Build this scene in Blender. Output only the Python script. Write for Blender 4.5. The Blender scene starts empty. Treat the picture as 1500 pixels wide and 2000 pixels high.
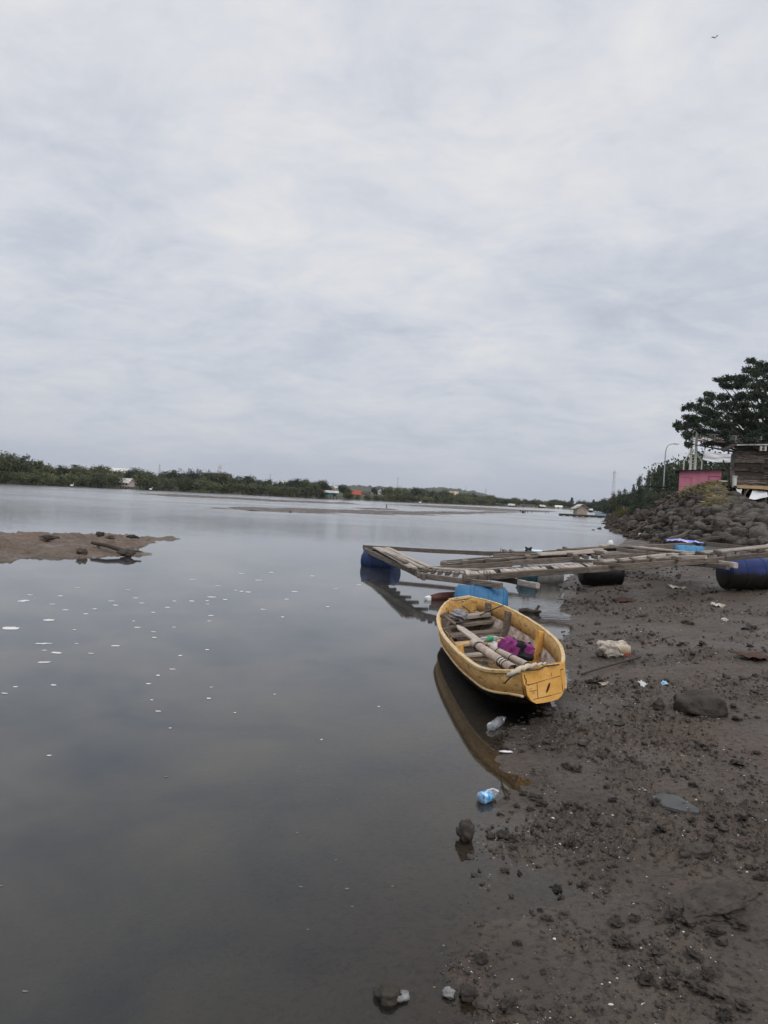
import bpy, math, random
import numpy as np
from mathutils import Vector, Matrix
R = random.Random(11)
NR = np.random.RandomState(5)
sc = bpy.context.scene
COL = sc.collection
# ------------------------------------------------------------------ camera model (used to measure the photograph)
F = 1510.0; CH = 1.8
ROLL = math.atan(.0525); PIT = math.atan(29.6 * math.cos(ROLL) / F)
FW = Vector((0, math.cos(PIT), -math.sin(PIT))); WR = Vector((1, 0, 0)); WU = WR.cross(FW)
CR = math.cos(ROLL) * WR + math.sin(ROLL) * WU; CU = -math.sin(ROLL) * WR + math.cos(ROLL) * WU
CP = Vector((0, 0, CH))
def ray(x, y): x = float(x); y = float(y); return FW + (x - 750) / F * CR - (y - 1000) / F * CU
def onz(x, y, z): d = ray(x, y); return CP + d * ((z - CH) / d.z)
def aty(x, y, Y): d = ray(x, y); return CP + d * (float(Y) / d.y)
def atyz(x, Y, z):          # point at depth Y and height z seen in photo column x
    lo, hi = -400, 2400
    for _ in range(40):
        m = (lo + hi) / 2
        if aty(x, m, Y).z > z: lo = m
        else: hi = m
    return aty(x, lo, Y)
def pxm(Y): return Y / F    # metres per photo pixel at depth Y
cam = bpy.data.cameras.new("camera"); co = bpy.data.objects.new("camera", cam); COL.objects.link(co)
cam.sensor_fit = 'HORIZONTAL'; cam.sensor_width = 36; cam.lens = F / 1500 * 36
cam.clip_start = .05; cam.clip_end = 20000
co.matrix_world = Matrix(((CR.x, CU.x, -FW.x, 0), (CR.y, CU.y, -FW.y, 0), (CR.z, CU.z, -FW.z, CH), (0, 0, 0, 1)))
sc.camera = co
sc.view_settings.view_transform = 'Standard'; sc.view_settings.look = 'None'
sc.view_settings.exposure = 0; sc.view_settings.gamma = 1
# ------------------------------------------------------------------ noise
def _h(i, j, s):
    n = (i * 374761393 + j * 668265263 + s * 974634777) & 0xffffffff
    n = ((n ^ (n >> 13)) * 1274126177) & 0xffffffff
    return ((n ^ (n >> 16)) & 0xffff) / 65535.0
def vn(x, y, s=0):
    x = np.asarray(x, float); y = np.asarray(y, float)
    i = np.floor(x).astype(np.int64); j = np.floor(y).astype(np.int64)
    u = x - i; v = y - j; u = u * u * u * (u * (6 * u - 15) + 10); v = v * v * v * (v * (6 * v - 15) + 10)
    return (_h(i, j, s) * (1 - u) + _h(i + 1, j, s) * u) * (1 - v) + (_h(i, j + 1, s) * (1 - u) + _h(i + 1, j + 1, s) * u) * v
def fbm(x, y, o=4, s=0, g=.5):
    t = 0; a = 1; n = 0
    for k in range(o):
        t = t + a * (vn(x * 2 ** k + 17.3 * k, y * 2 ** k - 9.1 * k, s + k) * 2 - 1); n += a; a *= g
    return t / n
# ------------------------------------------------------------------ objects
ORG = {}
def link(o, parent=None):
    COL.objects.link(o)
    if parent is not None: o.parent = parent
    return o
def tag(o, label=None, cat=None, group=None, kind=None):
    if label: o['label'] = label
    if cat: o['category'] = cat
    if group: o['group'] = group
    if kind: o['kind'] = kind
    return o
def empty(name, loc=(0, 0, 0)):
    o = bpy.data.objects.new(name, None); o.location = loc; o.empty_display_size = .1
    link(o); ORG[o.name] = Vector(loc); return o
def mesh_np(name, v, f, mat, smooth=False, parent=None):
    v = np.asarray(v, np.float32); f = np.asarray(f, np.int32); k = f.shape[1]
    me = bpy.data.meshes.new(name); me.vertices.add(len(v)); me.vertices.foreach_set('co', v.ravel())
    me.loops.add(f.size); me.loops.foreach_set('vertex_index', f.ravel())
    me.polygons.add(len(f)); me.polygons.foreach_set('loop_start', np.arange(0, f.size, k, dtype=np.int32))
    me.polygons.foreach_set('use_smooth', np.full(len(f), smooth))
    me.update(calc_edges=True); me.validate()
    for m in (mat if isinstance(mat, (list, tuple)) else [mat]): me.materials.append(m)
    o = bpy.data.objects.new(name, me); link(o, parent)
    ORG[o.name] = ORG.get(parent.name, Vector()) if parent else Vector()
    return o
class MB:
    def __init__(s): s.v = []; s.f = []; s.mi = []; s.m = 0
    def add(s, vs, fs):
        b = len(s.v); s.v += [Vector(p) for p in vs]; s.f += [[b + i for i in f] for f in fs]; s.mi += [s.m] * len(fs)
        return s
    def box(s, c, d, rz=0, M=None):
        M = M or Matrix.Rotation(rz, 3, 'Z'); c = Vector(c)
        vs = [c + M @ Vector((sx * d[0] / 2, sy * d[1] / 2, sz * d[2] / 2)) for sz in (-1, 1) for sy in (-1, 1) for sx in (-1, 1)]
        return s.add(vs, [(0, 2, 3, 1), (4, 5, 7, 6), (0, 1, 5, 4), (2, 6, 7, 3), (0, 4, 6, 2), (1, 3, 7, 5)])
    def beam(s, p0, p1, w, h):
        p0 = Vector(p0); p1 = Vector(p1); a = (p1 - p0); L = a.length; a.normalize()
        u = Vector((0, 0, 1)) if abs(a.z) < .95 else Vector((0, 1, 0)); b = a.cross(u).normalized(); u = b.cross(a)
        return s.box((p0 + p1) / 2, (L, w, h), M=Matrix((a, -b, u)).transposed())
    def tube(s, pts, r, n=8, caps=True):
        pts = [Vector(p) for p in pts]; k = len(pts); r = r if isinstance(r, (list, tuple)) else [r] * k
        vs = []; prev = None
        for i, p in enumerate(pts):
            a = (pts[min(i + 1, k - 1)] - pts[max(i - 1, 0)]).normalized()
            u = prev if prev is not None else (Vector((0, 0, 1)) if abs(a.z) < .9 else Vector((1, 0, 0)))
            b = a.cross(u).normalized(); u = b.cross(a).normalized(); prev = u
            vs += [p + r[i] * (math.cos(t) * b + math.sin(t) * u) for t in [2 * math.pi * q / n for q in range(n)]]
        fs = [(i * n + q, i * n + (q + 1) % n, (i + 1) * n + (q + 1) % n, (i + 1) * n + q) for i in range(k - 1) for q in range(n)]
        if caps: fs += [tuple(range(n))[::-1], tuple((k - 1) * n + q for q in range(n))]
        return s.add(vs, fs)
    def lathe(s, p, axis, prof, n=16):      # prof: [(distance along axis, radius)]
        p = Vector(p); a = Vector(axis).normalized(); u = Vector((0, 0, 1)) if abs(a.z) < .9 else Vector((1, 0, 0))
        b = a.cross(u).normalized(); u = b.cross(a); k = len(prof)
        vs = [p + a * h + max(r, 1e-4) * (math.cos(2 * math.pi * q / n) * b + math.sin(2 * math.pi * q / n) * u) for h, r in prof for q in range(n)]
        fs = [(i * n + q, i * n + (q + 1) % n, (i + 1) * n + (q + 1) % n, (i + 1) * n + q) for i in range(k - 1) for q in range(n)]
        return s.add(vs, fs + [tuple(range(n))[::-1], tuple((k - 1) * n + q for q in range(n))])
    def quad(s, a, b, c, d): return s.add([a, b, c, d], [(0, 1, 2, 3)])
    def prism(s, pts, d):                   # flat outline pushed along d
        pts = [Vector(p) for p in pts]; d = Vector(d); n = len(pts)
        return s.add(pts + [p + d for p in pts], [tuple(range(n))[::-1], tuple(range(n, 2 * n))] + [(i, (i + 1) % n, n + (i + 1) % n, n + i) for i in range(n)])
    def lump(s, c, rad, seed=0, nu=10, nv=7, rough=.3, freq=2.2):
        c = Vector(c); vs = []; fs = []; D = []
        for j in range(nv + 1):
            for i in range(nu):
                th = math.pi * j / nv; ph = 2 * math.pi * i / nu
                d = Vector((math.sin(th) * math.cos(ph), math.sin(th) * math.sin(ph), math.cos(th)))
                D.append(d)
        A = np.array([tuple(q) for q in D]) * freq + seed * 3.7; kk = 1 + rough * .75 * (fbm(A[:, 0], A[:, 1] + 5, 3, seed) + fbm(A[:, 1], A[:, 2] - 3, 3, seed + 5) + fbm(A[:, 2] + 9, A[:, 0], 3, seed + 11))
        vs = [c + Vector((d.x * rad[0] * k, d.y * rad[1] * k, d.z * rad[2] * k)) for d, k in zip(D, kk.tolist())]
        for j in range(nv):
            for i in range(nu): fs.append((j * nu + i, (j + 1) * nu + i, (j + 1) * nu + (i + 1) % nu, j * nu + (i + 1) % nu))
        return s.add(vs, fs)
    def build(s, name, mat, parent=None, smooth=False, org=None):
        me = bpy.data.meshes.new(name); off = ORG.get(parent.name, Vector()) if parent else (Vector(org) if org is not None else Vector())
        me.from_pydata([tuple(p - off) for p in s.v], [], s.f)
        for m in (mat if isinstance(mat, (list, tuple)) else [mat]): me.materials.append(m)
        me.polygons.foreach_set('material_index', s.mi); me.polygons.foreach_set('use_smooth', [smooth] * len(s.f)); me.update()
        o = bpy.data.objects.new(name, me); link(o, parent)
        if parent is None and org is not None: o.location = off
        ORG[o.name] = off; return o
def copy_tree(o, parent=None):
    c = o.copy(); link(c)
    if parent is not None: c.parent = parent
    for ch in list(o.children): copy_tree(ch, c)
    return c
def plank(name, p0, p1, w, h, mat, parent, jit=.006, nseg=6, twist=0):
    """a sawn board with a slightly wavy edge, its own x axis along the grain"""
    p0 = Vector(p0); p1 = Vector(p1); a = p1 - p0; L = a.length; a.normalize()
    up = Vector((0, 0, 1)) if abs(a.z) < .95 else Vector((0, 1, 0))
    b = up.cross(a).normalized(); u = a.cross(b)
    vs = []; fs = []; oy = oz = 0
    for i in range(nseg + 1):
        x = -L / 2 + L * i / nseg; oy += R.uniform(-jit, jit); oz += R.uniform(-jit, jit) * .6
        ww = w * R.uniform(.94, 1.05) / 2; hh = h * R.uniform(.93, 1.05) / 2; c = min(ww, hh) * .22
        pr = [(-ww + c, -hh), (ww - c, -hh), (ww, -hh + c), (ww, hh - c), (ww - c, hh), (-ww + c, hh), (-ww, hh - c), (-ww, -hh + c)]
        ex = R.uniform(-.012, .012) if i in (0, nseg) else 0
        vs += [(x + ex, y + oy, z + oz) for y, z in pr]
    for i in range(nseg):
        for q in range(8): fs.append((i * 8 + q, (i + 1) * 8 + q, (i + 1) * 8 + (q + 1) % 8, i * 8 + (q + 1) % 8))
    fs += [tuple(range(8)), tuple(nseg * 8 + q for q in range(8))[::-1]]
    me = bpy.data.meshes.new(name); me.from_pydata(vs, [], fs); me.materials.append(mat); me.update()
    o = bpy.data.objects.new(name, me); link(o, parent)
    m = Matrix((a, b, u)).transposed() @ Matrix.Rotation(twist, 3, 'X')
    m = m.to_4x4(); m.translation = (p0 + p1) / 2 - (ORG[parent.name] if parent else Vector()); o.matrix_local = m
    ORG[o.name] = ORG[parent.name] if parent else Vector()
    return o
# ------------------------------------------------------------------ materials
def nodes(name):
    m = bpy.data.materials.new(name); m.use_nodes = True; t = m.node_tree; t.nodes.clear()
    return m, t, t.nodes.new('ShaderNodeOutputMaterial')
def ramp(t, fac, stops):
    n = t.nodes.new('ShaderNodeValToRGB'); e = n.color_ramp.elements
    while len(e) < len(stops): e.new(.5)
    for el, (p, c) in zip(e, stops): el.position = p; el.color = (*c, 1) if len(c) == 3 else c
    t.links.new(fac, n.inputs[0]); return n.outputs[0]
def noise(t, vec, scale, detail=5, rough=.55, dist=0):
    n = t.nodes.new('ShaderNodeTexNoise'); n.inputs['Scale'].default_value = scale; n.inputs['Detail'].default_value = detail
    n.inputs['Roughness'].default_value = rough; n.inputs['Distortion'].default_value = dist
    t.links.new(vec, n.inputs['Vector']); return n.outputs[0]
def coords(t, stretch=(1, 1, 1), kind='Object', shift=True):
    tc = t.nodes.new('ShaderNodeTexCoord'); mp = t.nodes.new('ShaderNodeMapping'); mp.inputs['Scale'].default_value = stretch
    t.links.new(tc.outputs[kind], mp.inputs[0])
    if shift:
        oi = t.nodes.new('ShaderNodeObjectInfo'); ml = t.nodes.new('ShaderNodeMath'); ml.operation = 'MULTIPLY'; ml.inputs[1].default_value = 37.0
        t.links.new(oi.outputs['Random'], ml.inputs[0]); t.links.new(ml.outputs[0], mp.inputs['Location'])
    return mp.outputs[0]
def mix(t, fac, a, b, mode='MIX'):
    n = t.nodes.new('ShaderNodeMix'); n.data_type = 'RGBA'; n.blend_type = mode
    for s, x in ((n.inputs[0], fac), (n.inputs[6], a), (n.inputs[7], b)):
        if isinstance(x, bpy.types.NodeSocket): t.links.new(x, s)
        else: s.default_value = x if not isinstance(x, tuple) else (*x, 1)[:4]
    return n.outputs[2]
def mat(name, stops, scale=4, detail=6, rough=.85, bump=.3, bscale=None, stretch=(1, 1, 1), rnd=0, spec=.25, nrough=.6, bdist=.02, stain=None, metal=0, trans=0, dist=0):
    m, t, out = nodes(name); p = t.nodes.new('ShaderNodeBsdfPrincipled'); t.links.new(p.outputs[0], out.inputs[0])
    v = coords(t, stretch); c = ramp(t, noise(t, v, scale, detail, nrough, dist), stops)
    if stain:       # (colour, scale, threshold lo, hi)
        f = ramp(t, noise(t, v, stain[1], 6, .65), [(stain[2], (0, 0, 0)), (stain[3], (1, 1, 1))]); c = mix(t, f, c, stain[0])
    if rnd:
        oi = t.nodes.new('ShaderNodeObjectInfo'); mr = t.nodes.new('ShaderNodeMapRange'); mr.inputs[3].default_value = 1 - rnd; mr.inputs[4].default_value = 1 + rnd
        hs = t.nodes.new('ShaderNodeHueSaturation'); t.links.new(oi.outputs['Random'], mr.inputs[0]); t.links.new(mr.outputs[0], hs.inputs['Value'])
        t.links.new(c, hs.inputs['Color']); c = hs.outputs[0]
    t.links.new(c, p.inputs['Base Color']); p.inputs['Roughness'].default_value = rough; p.inputs['Specular IOR Level'].default_value = spec
    p.inputs['Metallic'].default_value = metal
    if trans: p.inputs['Transmission Weight'].default_value = trans
    if bump:
        b = t.nodes.new('ShaderNodeBump'); b.inputs['Strength'].default_value = bump; b.inputs['Distance'].default_value = bdist
        t.links.new(noise(t, v, bscale or scale * 3, 6, .65), b.inputs['Height']); t.links.new(b.outputs[0], p.inputs['Normal'])
    return m
K = {}
K['wood'] = mat('weathered_wood', [(.28, (.055, .043, .035)), (.5, (.135, .110, .092)), (.72, (.23, .198, .168))], 5, stretch=(1.2, 14, 14), bump=.5, rnd=.25, stain=((.07, .06, .045), 1.5, .55, .75))
K['woodpale'] = mat('sunbleached_wood', [(.28, (.20, .165, .14)), (.5, (.36, .31, .27)), (.75, (.50, .45, .40))], 5, stretch=(1.2, 14, 14), bump=.5, rnd=.2)
K['wooddark'] = mat('wet_dark_wood', [(.3, (.022, .018, .014)), (.7, (.07, .055, .042))], 6, stretch=(1.5, 10, 10), bump=.5, rnd=.2, rough=.6)
K['woodnew'] = mat('fresh_timber', [(.3, (.36, .24, .12)), (.7, (.52, .37, .21))], 5, stretch=(1, 10, 10), bump=.2)
K['yellow'] = mat('yellow_boat_paint', [(.25, (.36, .20, .07)), (.45, (.50, .295, .10)), (.6, (.57, .35, .135)), (.75, (.60, .44, .24))], 3.5, stretch=(4, 1.2, 4), bump=.5, bscale=16, rough=.75, spec=.12, nrough=.7, stain=((.15, .095, .05), 6.5, .54, .66))
K['yellowend'] = mat('orange_yellow_boat_paint', [(.25, (.50, .25, .055)), (.5, (.62, .335, .09)), (.8, (.70, .42, .15))], 5, bump=.5, bscale=18, rough=.7, spec=.15, nrough=.7, stain=((.17, .09, .035), 8, .56, .66))
K['rim'] = mat('worn_gunwale_paint', [(.3, (.38, .25, .13)), (.48, (.56, .39, .19)), (.7, (.56, .47, .34))], 9, stretch=(2, 1, 2), bump=.5, rough=.75, stain=((.2, .14, .09), 14, .58, .68))
K['hullbrown'] = mat('brown_hull_paint', [(.3, (.010, .006, .005)), (.55, (.022, .013, .010)), (.75, (.05, .032, .024))], 6, stretch=(3, 1, 3), bump=.5, rough=.9, spec=.05)
K['lining'] = mat('peeling_boat_lining', [(.34, (.14, .075, .048)), (.46, (.30, .22, .175)), (.60, (.46, .39, .34))], 7, stretch=(2, 1, 2), nrough=.7, bump=.5, rough=.85)
K['crack'] = mat('dark_crack', [(.3, (.02, .012, .006)), (.7, (.06, .03, .012))], 9, bump=0)
K['rope'] = mat('dark_cord', [(.3, (.02, .021, .023)), (.7, (.06, .06, .065))], 30, rough=.8, bump=.2)
K['tan'] = mat('tan_rope', [(.3, (.17, .12, .075)), (.7, (.30, .23, .15))], 30, bump=.3)
K['matroll'] = mat('rolled_mat_fibre', [(.3, (.26, .20, .16)), (.5, (.40, .33, .28)), (.7, (.52, .45, .39))], 6, bump=.4, bscale=40)
K['cloth'] = mat('cream_cloth', [(.3, (.40, .34, .25)), (.7, (.58, .51, .40))], 12, bump=.5, bscale=25)
K['purple'] = mat('purple_bag_fabric', [(.3, (.15, .02, .115)), (.7, (.29, .055, .23))], 8, bump=.4, bscale=20, rough=.7)
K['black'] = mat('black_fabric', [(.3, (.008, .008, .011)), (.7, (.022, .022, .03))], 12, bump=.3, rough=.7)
K['greytarp'] = mat('grey_tarp', [(.3, (.10, .10, .11)), (.7, (.30, .30, .32))], 7, bump=.6, bscale=14, rough=.55)
K['whitebag'] = mat('white_plastic_film', [(.3, (.34, .34, .35)), (.7, (.62, .62, .63))], 9, bump=.5, bscale=16, rough=.4)
K['green'] = mat('green_label', [(.3, (.01, .22, .08)), (.7, (.02, .36, .14))], 8, bump=0, rough=.4)
K['bluelabel'] = mat('blue_label', [(.40, (.02, .07, .25)), (.45, (.07, .26, .52)), (.54, (.14, .40, .66)), (.60, (.55, .66, .75))], 34, bump=0, rough=.35)
K['sack'] = mat('dirty_white_sack', [(.3, (.20, .17, .14)), (.5, (.40, .36, .31)), (.7, (.62, .58, .53))], 7, bump=.6, bscale=16)
K['red'] = mat('faded_red_plastic', [(.3, (.20, .035, .02)), (.7, (.36, .09, .06))], 12, bump=.3)
K['maroon'] = mat('maroon_float_paint', [(.3, (.035, .010, .009)), (.7, (.085, .024, .02))], 6, bump=.3, rough=.45)
K['foam'] = mat('white_foam', [(.3, (.48, .48, .49)), (.7, (.75, .75, .76))], 40, bump=.3)
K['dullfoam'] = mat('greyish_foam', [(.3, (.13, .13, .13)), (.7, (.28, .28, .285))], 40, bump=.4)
K['shell'] = mat('pale_shell', [(.3, (.28, .26, .23)), (.7, (.55, .53, .50))], 30, bump=.3, rough=.5, rnd=.3)
K['bark'] = mat('tree_bark', [(.3, (.035, .028, .022)), (.7, (.11, .09, .07))], 3, stretch=(6, 6, 1), bump=.6)
K['palebark'] = mat('pale_bark', [(.3, (.13, .12, .11)), (.7, (.27, .25, .23))], 3, stretch=(6, 6, 1), bump=.5)
K['pink'] = mat('pink_shed_paint', [(.3, (.40, .135, .20)), (.7, (.48, .18, .25))], 2, bump=.2, rough=.7, stain=((.30, .09, .13), 3, .6, .8))
K['pinkdark'] = mat('dark_pink_trim', [(.3, (.16, .045, .07)), (.7, (.22, .06, .095))], 2, bump=0)  # darker pink of the thin trim strips on the shed
K['tin'] = mat('rusty_dark_tin', [(.3, (.018, .015, .014)), (.7, (.05, .042, .038))], 3, bump=.3, rough=.9, spec=.05)
K['shack'] = mat('old_shack_boards', [(.30, (.013, .011, .010)), (.44, (.064, .050, .042)), (.57, (.135, .112, .098)), (.72, (.27, .245, .22))], 3.2, stretch=(1, 1, 7), bump=.6, bscale=9, rnd=.45)
K['whitecloth'] = mat('white_tarp', [(.3, (.58, .59, .63)), (.7, (.74, .75, .78))], 1.5, bump=.4, bscale=4, rough=.6)
K['metalwhite'] = mat('white_painted_metal', [(.3, (.46, .45, .41)), (.7, (.62, .61, .56))], 5, bump=.1, rough=.5)
K['metalgrey'] = mat('galvanised_pole', [(.3, (.30, .32, .34)), (.7, (.42, .44, .46))], 5, bump=.1, rough=.5)
K['orange'] = mat('orange_painted_metal', [(.3, (.42, .13, .07)), (.7, (.52, .20, .12))], 5, bump=.1, rough=.5)
K['concrete'] = mat('pale_concrete', [(.3, (.38, .37, .35)), (.7, (.55, .54, .51))], 3, bump=.3)
K['boulder'] = mat('river_boulder', [(.3, (.036, .032, .028)), (.5, (.068, .060, .053)), (.72, (.118, .105, .093))], 3.2, bump=.7, bscale=9, bdist=.05, rnd=.35, rough=.9)
K['brownrock'] = mat('brown_rubble', [(.3, (.022, .017, .014)), (.5, (.055, .042, .035)), (.72, (.105, .083, .070))], 2.6, bump=.9, bscale=7, bdist=.06, rnd=.4, rough=.9)
K['wetrock'] = mat('wet_dark_rock', [(.3, (.022, .018, .014)), (.6, (.05, .042, .034)), (.8, (.11, .095, .08))], 5, bump=.8, bscale=22, rough=.55, rnd=.25)
K['clod'] = mat('mud_clod', [(.3, (.030, .025, .021)), (.55, (.056, .047, .040)), (.8, (.095, .082, .070))], 14, bump=.8, bscale=45, bdist=.01, rough=.7, rnd=.35)
K['slab'] = mat('grey_slab', [(.3, (.055, .056, .058)), (.7, (.09, .091, .094))], 10, bump=.5, bscale=35, bdist=.006)
K['bluescrap'] = mat('pale_blue_plastic', [(.3, (.10, .26, .42)), (.7, (.32, .48, .60))], 10, bump=.4)
K['lilac'] = mat('blue_tarp_sheet', [(.3, (.11, .15, .48)), (.5, (.24, .29, .66)), (.75, (.60, .62, .80))], 4, bump=.5, bscale=8, rough=.5)
K['paleblue'] = mat('pale_blue_sheet', [(.3, (.36, .58, .74)), (.7, (.62, .76, .86))], 5, bump=.3, rough=.5)
K['rust'] = mat('rusty_brown_pole', [(.3, (.035, .018, .012)), (.7, (.085, .048, .034))], 6, bump=.5)
K['roofwhite'] = mat('pale_metal_roof', [(.3, (.46, .46, .45)), (.7, (.66, .66, .65))], .8, stretch=(6, 1, 1), bump=.2)
K['roofold'] = mat('patchy_tin_roof', [(.35, (.16, .14, .13)), (.5, (.42, .40, .38)), (.7, (.62, .60, .57))], 1.6, bump=.3, detail=3)
K['roofred'] = mat('red_tile_roof', [(.3, (.24, .045, .03)), (.7, (.36, .085, .06))], 2, bump=.4)
K['roofdark'] = mat('dark_brown_roof', [(.3, (.04, .03, .028)), (.7, (.09, .07, .065))], 2, bump=.3)
K['wallpink'] = mat('washed_pink_boards', [(.3, (.34, .26, .25)), (.7, (.50, .42, .40))], 1.5, stretch=(1, 1, 5), bump=.2)
K['wallwhite'] = mat('whitewashed_wall', [(.3, (.50, .50, .48)), (.7, (.68, .68, .66))], 1, bump=.1)
K['wallbeige'] = mat('beige_plaster', [(.3, (.36, .28, .22)), (.7, (.48, .39, .31))], 1, bump=.1)
K['wallteal'] = mat('teal_boards', [(.3, (.03, .10, .12)), (.7, (.07, .18, .20))], 1.5, stretch=(1, 1, 5), bump=.2)
K['ply'] = mat('bare_plywood', [(.3, (.26, .21, .17)), (.7, (.38, .32, .27))], 2, bump=.2)
K['glass'] = mat('dark_window', [(.3, (.012, .013, .015)), (.7, (.03, .03, .034))], 2, bump=0, rough=.2, spec=.5)
K['bird'] = mat('grey_feathers', [(.3, (.10, .10, .11)), (.7, (.20, .20, .21))], 10, bump=0)
K['egret'] = mat('white_feathers', [(.3, (.65, .65, .65)), (.7, (.8, .8, .8))], 10, bump=0)
K['redpaint'] = mat('red_tower_paint', [(.3, (.34, .10, .08)), (.7, (.42, .15, .12))], 2, bump=0)
K['clear'] = None
def leafmat(name, a, b, c, rnd=.25, scale=.5):
    m, t, out = nodes(name); p = t.nodes.new('ShaderNodeBsdfPrincipled'); v = coords(t)
    col = ramp(t, noise(t, v, scale, 4, .65), [(.3, a), (.5, b), (.72, c)])
    oi = t.nodes.new('ShaderNodeObjectInfo'); mr = t.nodes.new('ShaderNodeMapRange'); mr.inputs[3].default_value = 1 - rnd; mr.inputs[4].default_value = 1 + rnd
    hs = t.nodes.new('ShaderNodeHueSaturation'); t.links.new(oi.outputs['Random'], mr.inputs[0]); t.links.new(mr.outputs[0], hs.inputs['Value']); t.links.new(col, hs.inputs['Color'])
    p.inputs['Roughness'].default_value = .65; p.inputs['Specular IOR Level'].default_value = .25
    tr = t.nodes.new('ShaderNodeBsdfTranslucent'); ms = t.nodes.new('ShaderNodeMixShader'); ms.inputs[0].default_value = .22
    t.links.new(hs.outputs[0], p.inputs['Base Color']); t.links.new(hs.outputs[0], tr.inputs[0])
    t.links.new(p.outputs[0], ms.inputs[1]); t.links.new(tr.outputs[0], ms.inputs[2]); t.links.new(ms.outputs[0], out.inputs[0]); return m
K['mangrove'] = leafmat('mangrove_leaves', (.058, .066, .030), (.088, .098, .046), (.135, .142, .070))
K['darkleaf'] = leafmat('dark_green_leaves', (.026, .036, .022), (.042, .056, .032), (.066, .082, .048))
K['rainleaf'] = leafmat('rain_tree_leaves', (.018, .028, .019), (.030, .044, .026), (.052, .066, .034), 0, .35)
K['greyleaf'] = leafmat('greyish_wispy_leaves', (.06, .068, .055), (.09, .10, .08), (.13, .14, .115))
K['yellowleaf'] = leafmat('yellow_green_leaves', (.075, .080, .020), (.115, .115, .032), (.16, .15, .05), .1)
K['grassdry'] = leafmat('dry_grass_blades', (.13, .115, .05), (.24, .205, .105), (.36, .30, .17), .1, .8)
# plastic drums, darker and slimed towards the side that sits in the water
def drummat(name, c, line, slime=(.012, .011, .009)):
    m, t, out = nodes(name); p = t.nodes.new('ShaderNodeBsdfPrincipled'); t.links.new(p.outputs[0], out.inputs[0])
    v = coords(t, shift=False); col = ramp(t, noise(t, v, 4, 6, .6), [(.3, tuple(x * .75 for x in c)), (.55, c), (.8, tuple(min(1, x * 1.25 + .02) for x in c))])
    sx = t.nodes.new('ShaderNodeSeparateXYZ'); t.links.new(v, sx.inputs[0])
    ad = t.nodes.new('ShaderNodeMath'); ad.operation = 'MULTIPLY_ADD'; ad.inputs[1].default_value = .16; t.links.new(noise(t, v, 6, 5, .6), ad.inputs[0]); t.links.new(sx.outputs[2], ad.inputs[2])
    f = t.nodes.new('ShaderNodeMapRange'); f.inputs[1].default_value = line + .05; f.inputs[2].default_value = line + .11; f.inputs[3].default_value = 1; f.inputs[4].default_value = 0
    t.links.new(ad.outputs[0], f.inputs[0]); col = mix(t, f.outputs[0], col, slime)
    d = ramp(t, noise(t, v, 13, 5, .7), [(.6, (0, 0, 0)), (.72, (.6, .6, .6))]); col = mix(t, d, col, (.05, .045, .035))
    t.links.new(col, p.inputs['Base Color']); p.inputs['Roughness'].default_value = .5; p.inputs['Specular IOR Level'].default_value = .25
    b = t.nodes.new('ShaderNodeBump'); b.inputs['Strength'].default_value = .25; b.inputs['Distance'].default_value = .01
    t.links.new(noise(t, v, 9, 4), b.inputs['Height']); t.links.new(b.outputs[0], p.inputs['Normal']); return m
# clear bottle plastic
m, t, out = nodes('clear_bottle_plastic'); p = t.nodes.new('ShaderNodeBsdfPrincipled'); t.links.new(p.outputs[0], out.inputs[0])
v = coords(t); t.links.new(ramp(t, noise(t, v, 20), [(.3, (.55, .60, .66)), (.7, (.8, .84, .88))]), p.inputs['Base Color'])
p.inputs['Roughness'].default_value = .12; p.inputs['Transmission Weight'].default_value = .82; p.inputs['IOR'].default_value = 1.12; K['clear'] = m
# wet mud
def mudmat(name, base, shells=True):
    m, t, out = nodes(name); p = t.nodes.new('ShaderNodeBsdfPrincipled'); t.links.new(p.outputs[0], out.inputs[0])
    v = coords(t, shift=False)
    c = ramp(t, noise(t, v, 1.3, 9, .68), [(.32, tuple(x * .62 for x in base)), (.5, base), (.68, tuple(x * 1.45 for x in base))])
    c = mix(t, ramp(t, noise(t, v, .55, 5, .6), [(.42, (0, 0, 0)), (.62, (.55, .55, .55))]), c, (base[0] * 1.25, base[1] * 1.02, base[2] * .9))
    c = mix(t, ramp(t, noise(t, v, 26, 6, .7), [(.38, (.9, .9, .9)), (.5, (0, 0, 0))]), c, tuple(x * .3 for x in base))
    if shells:
        vo = t.nodes.new('ShaderNodeTexVoronoi'); vo.inputs['Scale'].default_value = 42; t.links.new(v, vo.inputs['Vector'])
        a = ramp(t, vo.outputs['Distance'], [(.10, (1, 1, 1)), (.16, (0, 0, 0))])
        b = ramp(t, noise(t, v, 9, 4, .7), [(.56, (0, 0, 0)), (.62, (.8, .8, .8))]); mm = mix(t, 1.0, a, b, 'MULTIPLY'); c = mix(t, mm, c, (.26, .245, .225))
    t.links.new(c, p.inputs['Base Color'])
    t.links.new(ramp(t, noise(t, v, .9, 6, .6), [(.38, (.38, .38, .38)), (.6, (.72, .72, .72))]), p.inputs['Roughness']); p.inputs['Specular IOR Level'].default_value = .35
    b1 = t.nodes.new('ShaderNodeBump'); b1.inputs['Strength'].default_value = .9; b1.inputs['Distance'].default_value = .014
    b2 = t.nodes.new('ShaderNodeBump'); b2.inputs['Strength'].default_value = .9; b2.inputs['Distance'].default_value = .04
    t.links.new(noise(t, v, 60, 5, .7), b1.inputs['Height']); t.links.new(noise(t, v, 11, 8, .68), b2.inputs['Height'])
    t.links.new(b2.outputs[0], b1.inputs['Normal']); t.links.new(b1.outputs[0], p.inputs['Normal']); return m
K['mud'] = mudmat('wet_tidal_mud', (.077, .063, .051))
K['sandmud'] = mudmat('damp_sandbank', (.120, .088, .064), False)
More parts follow.
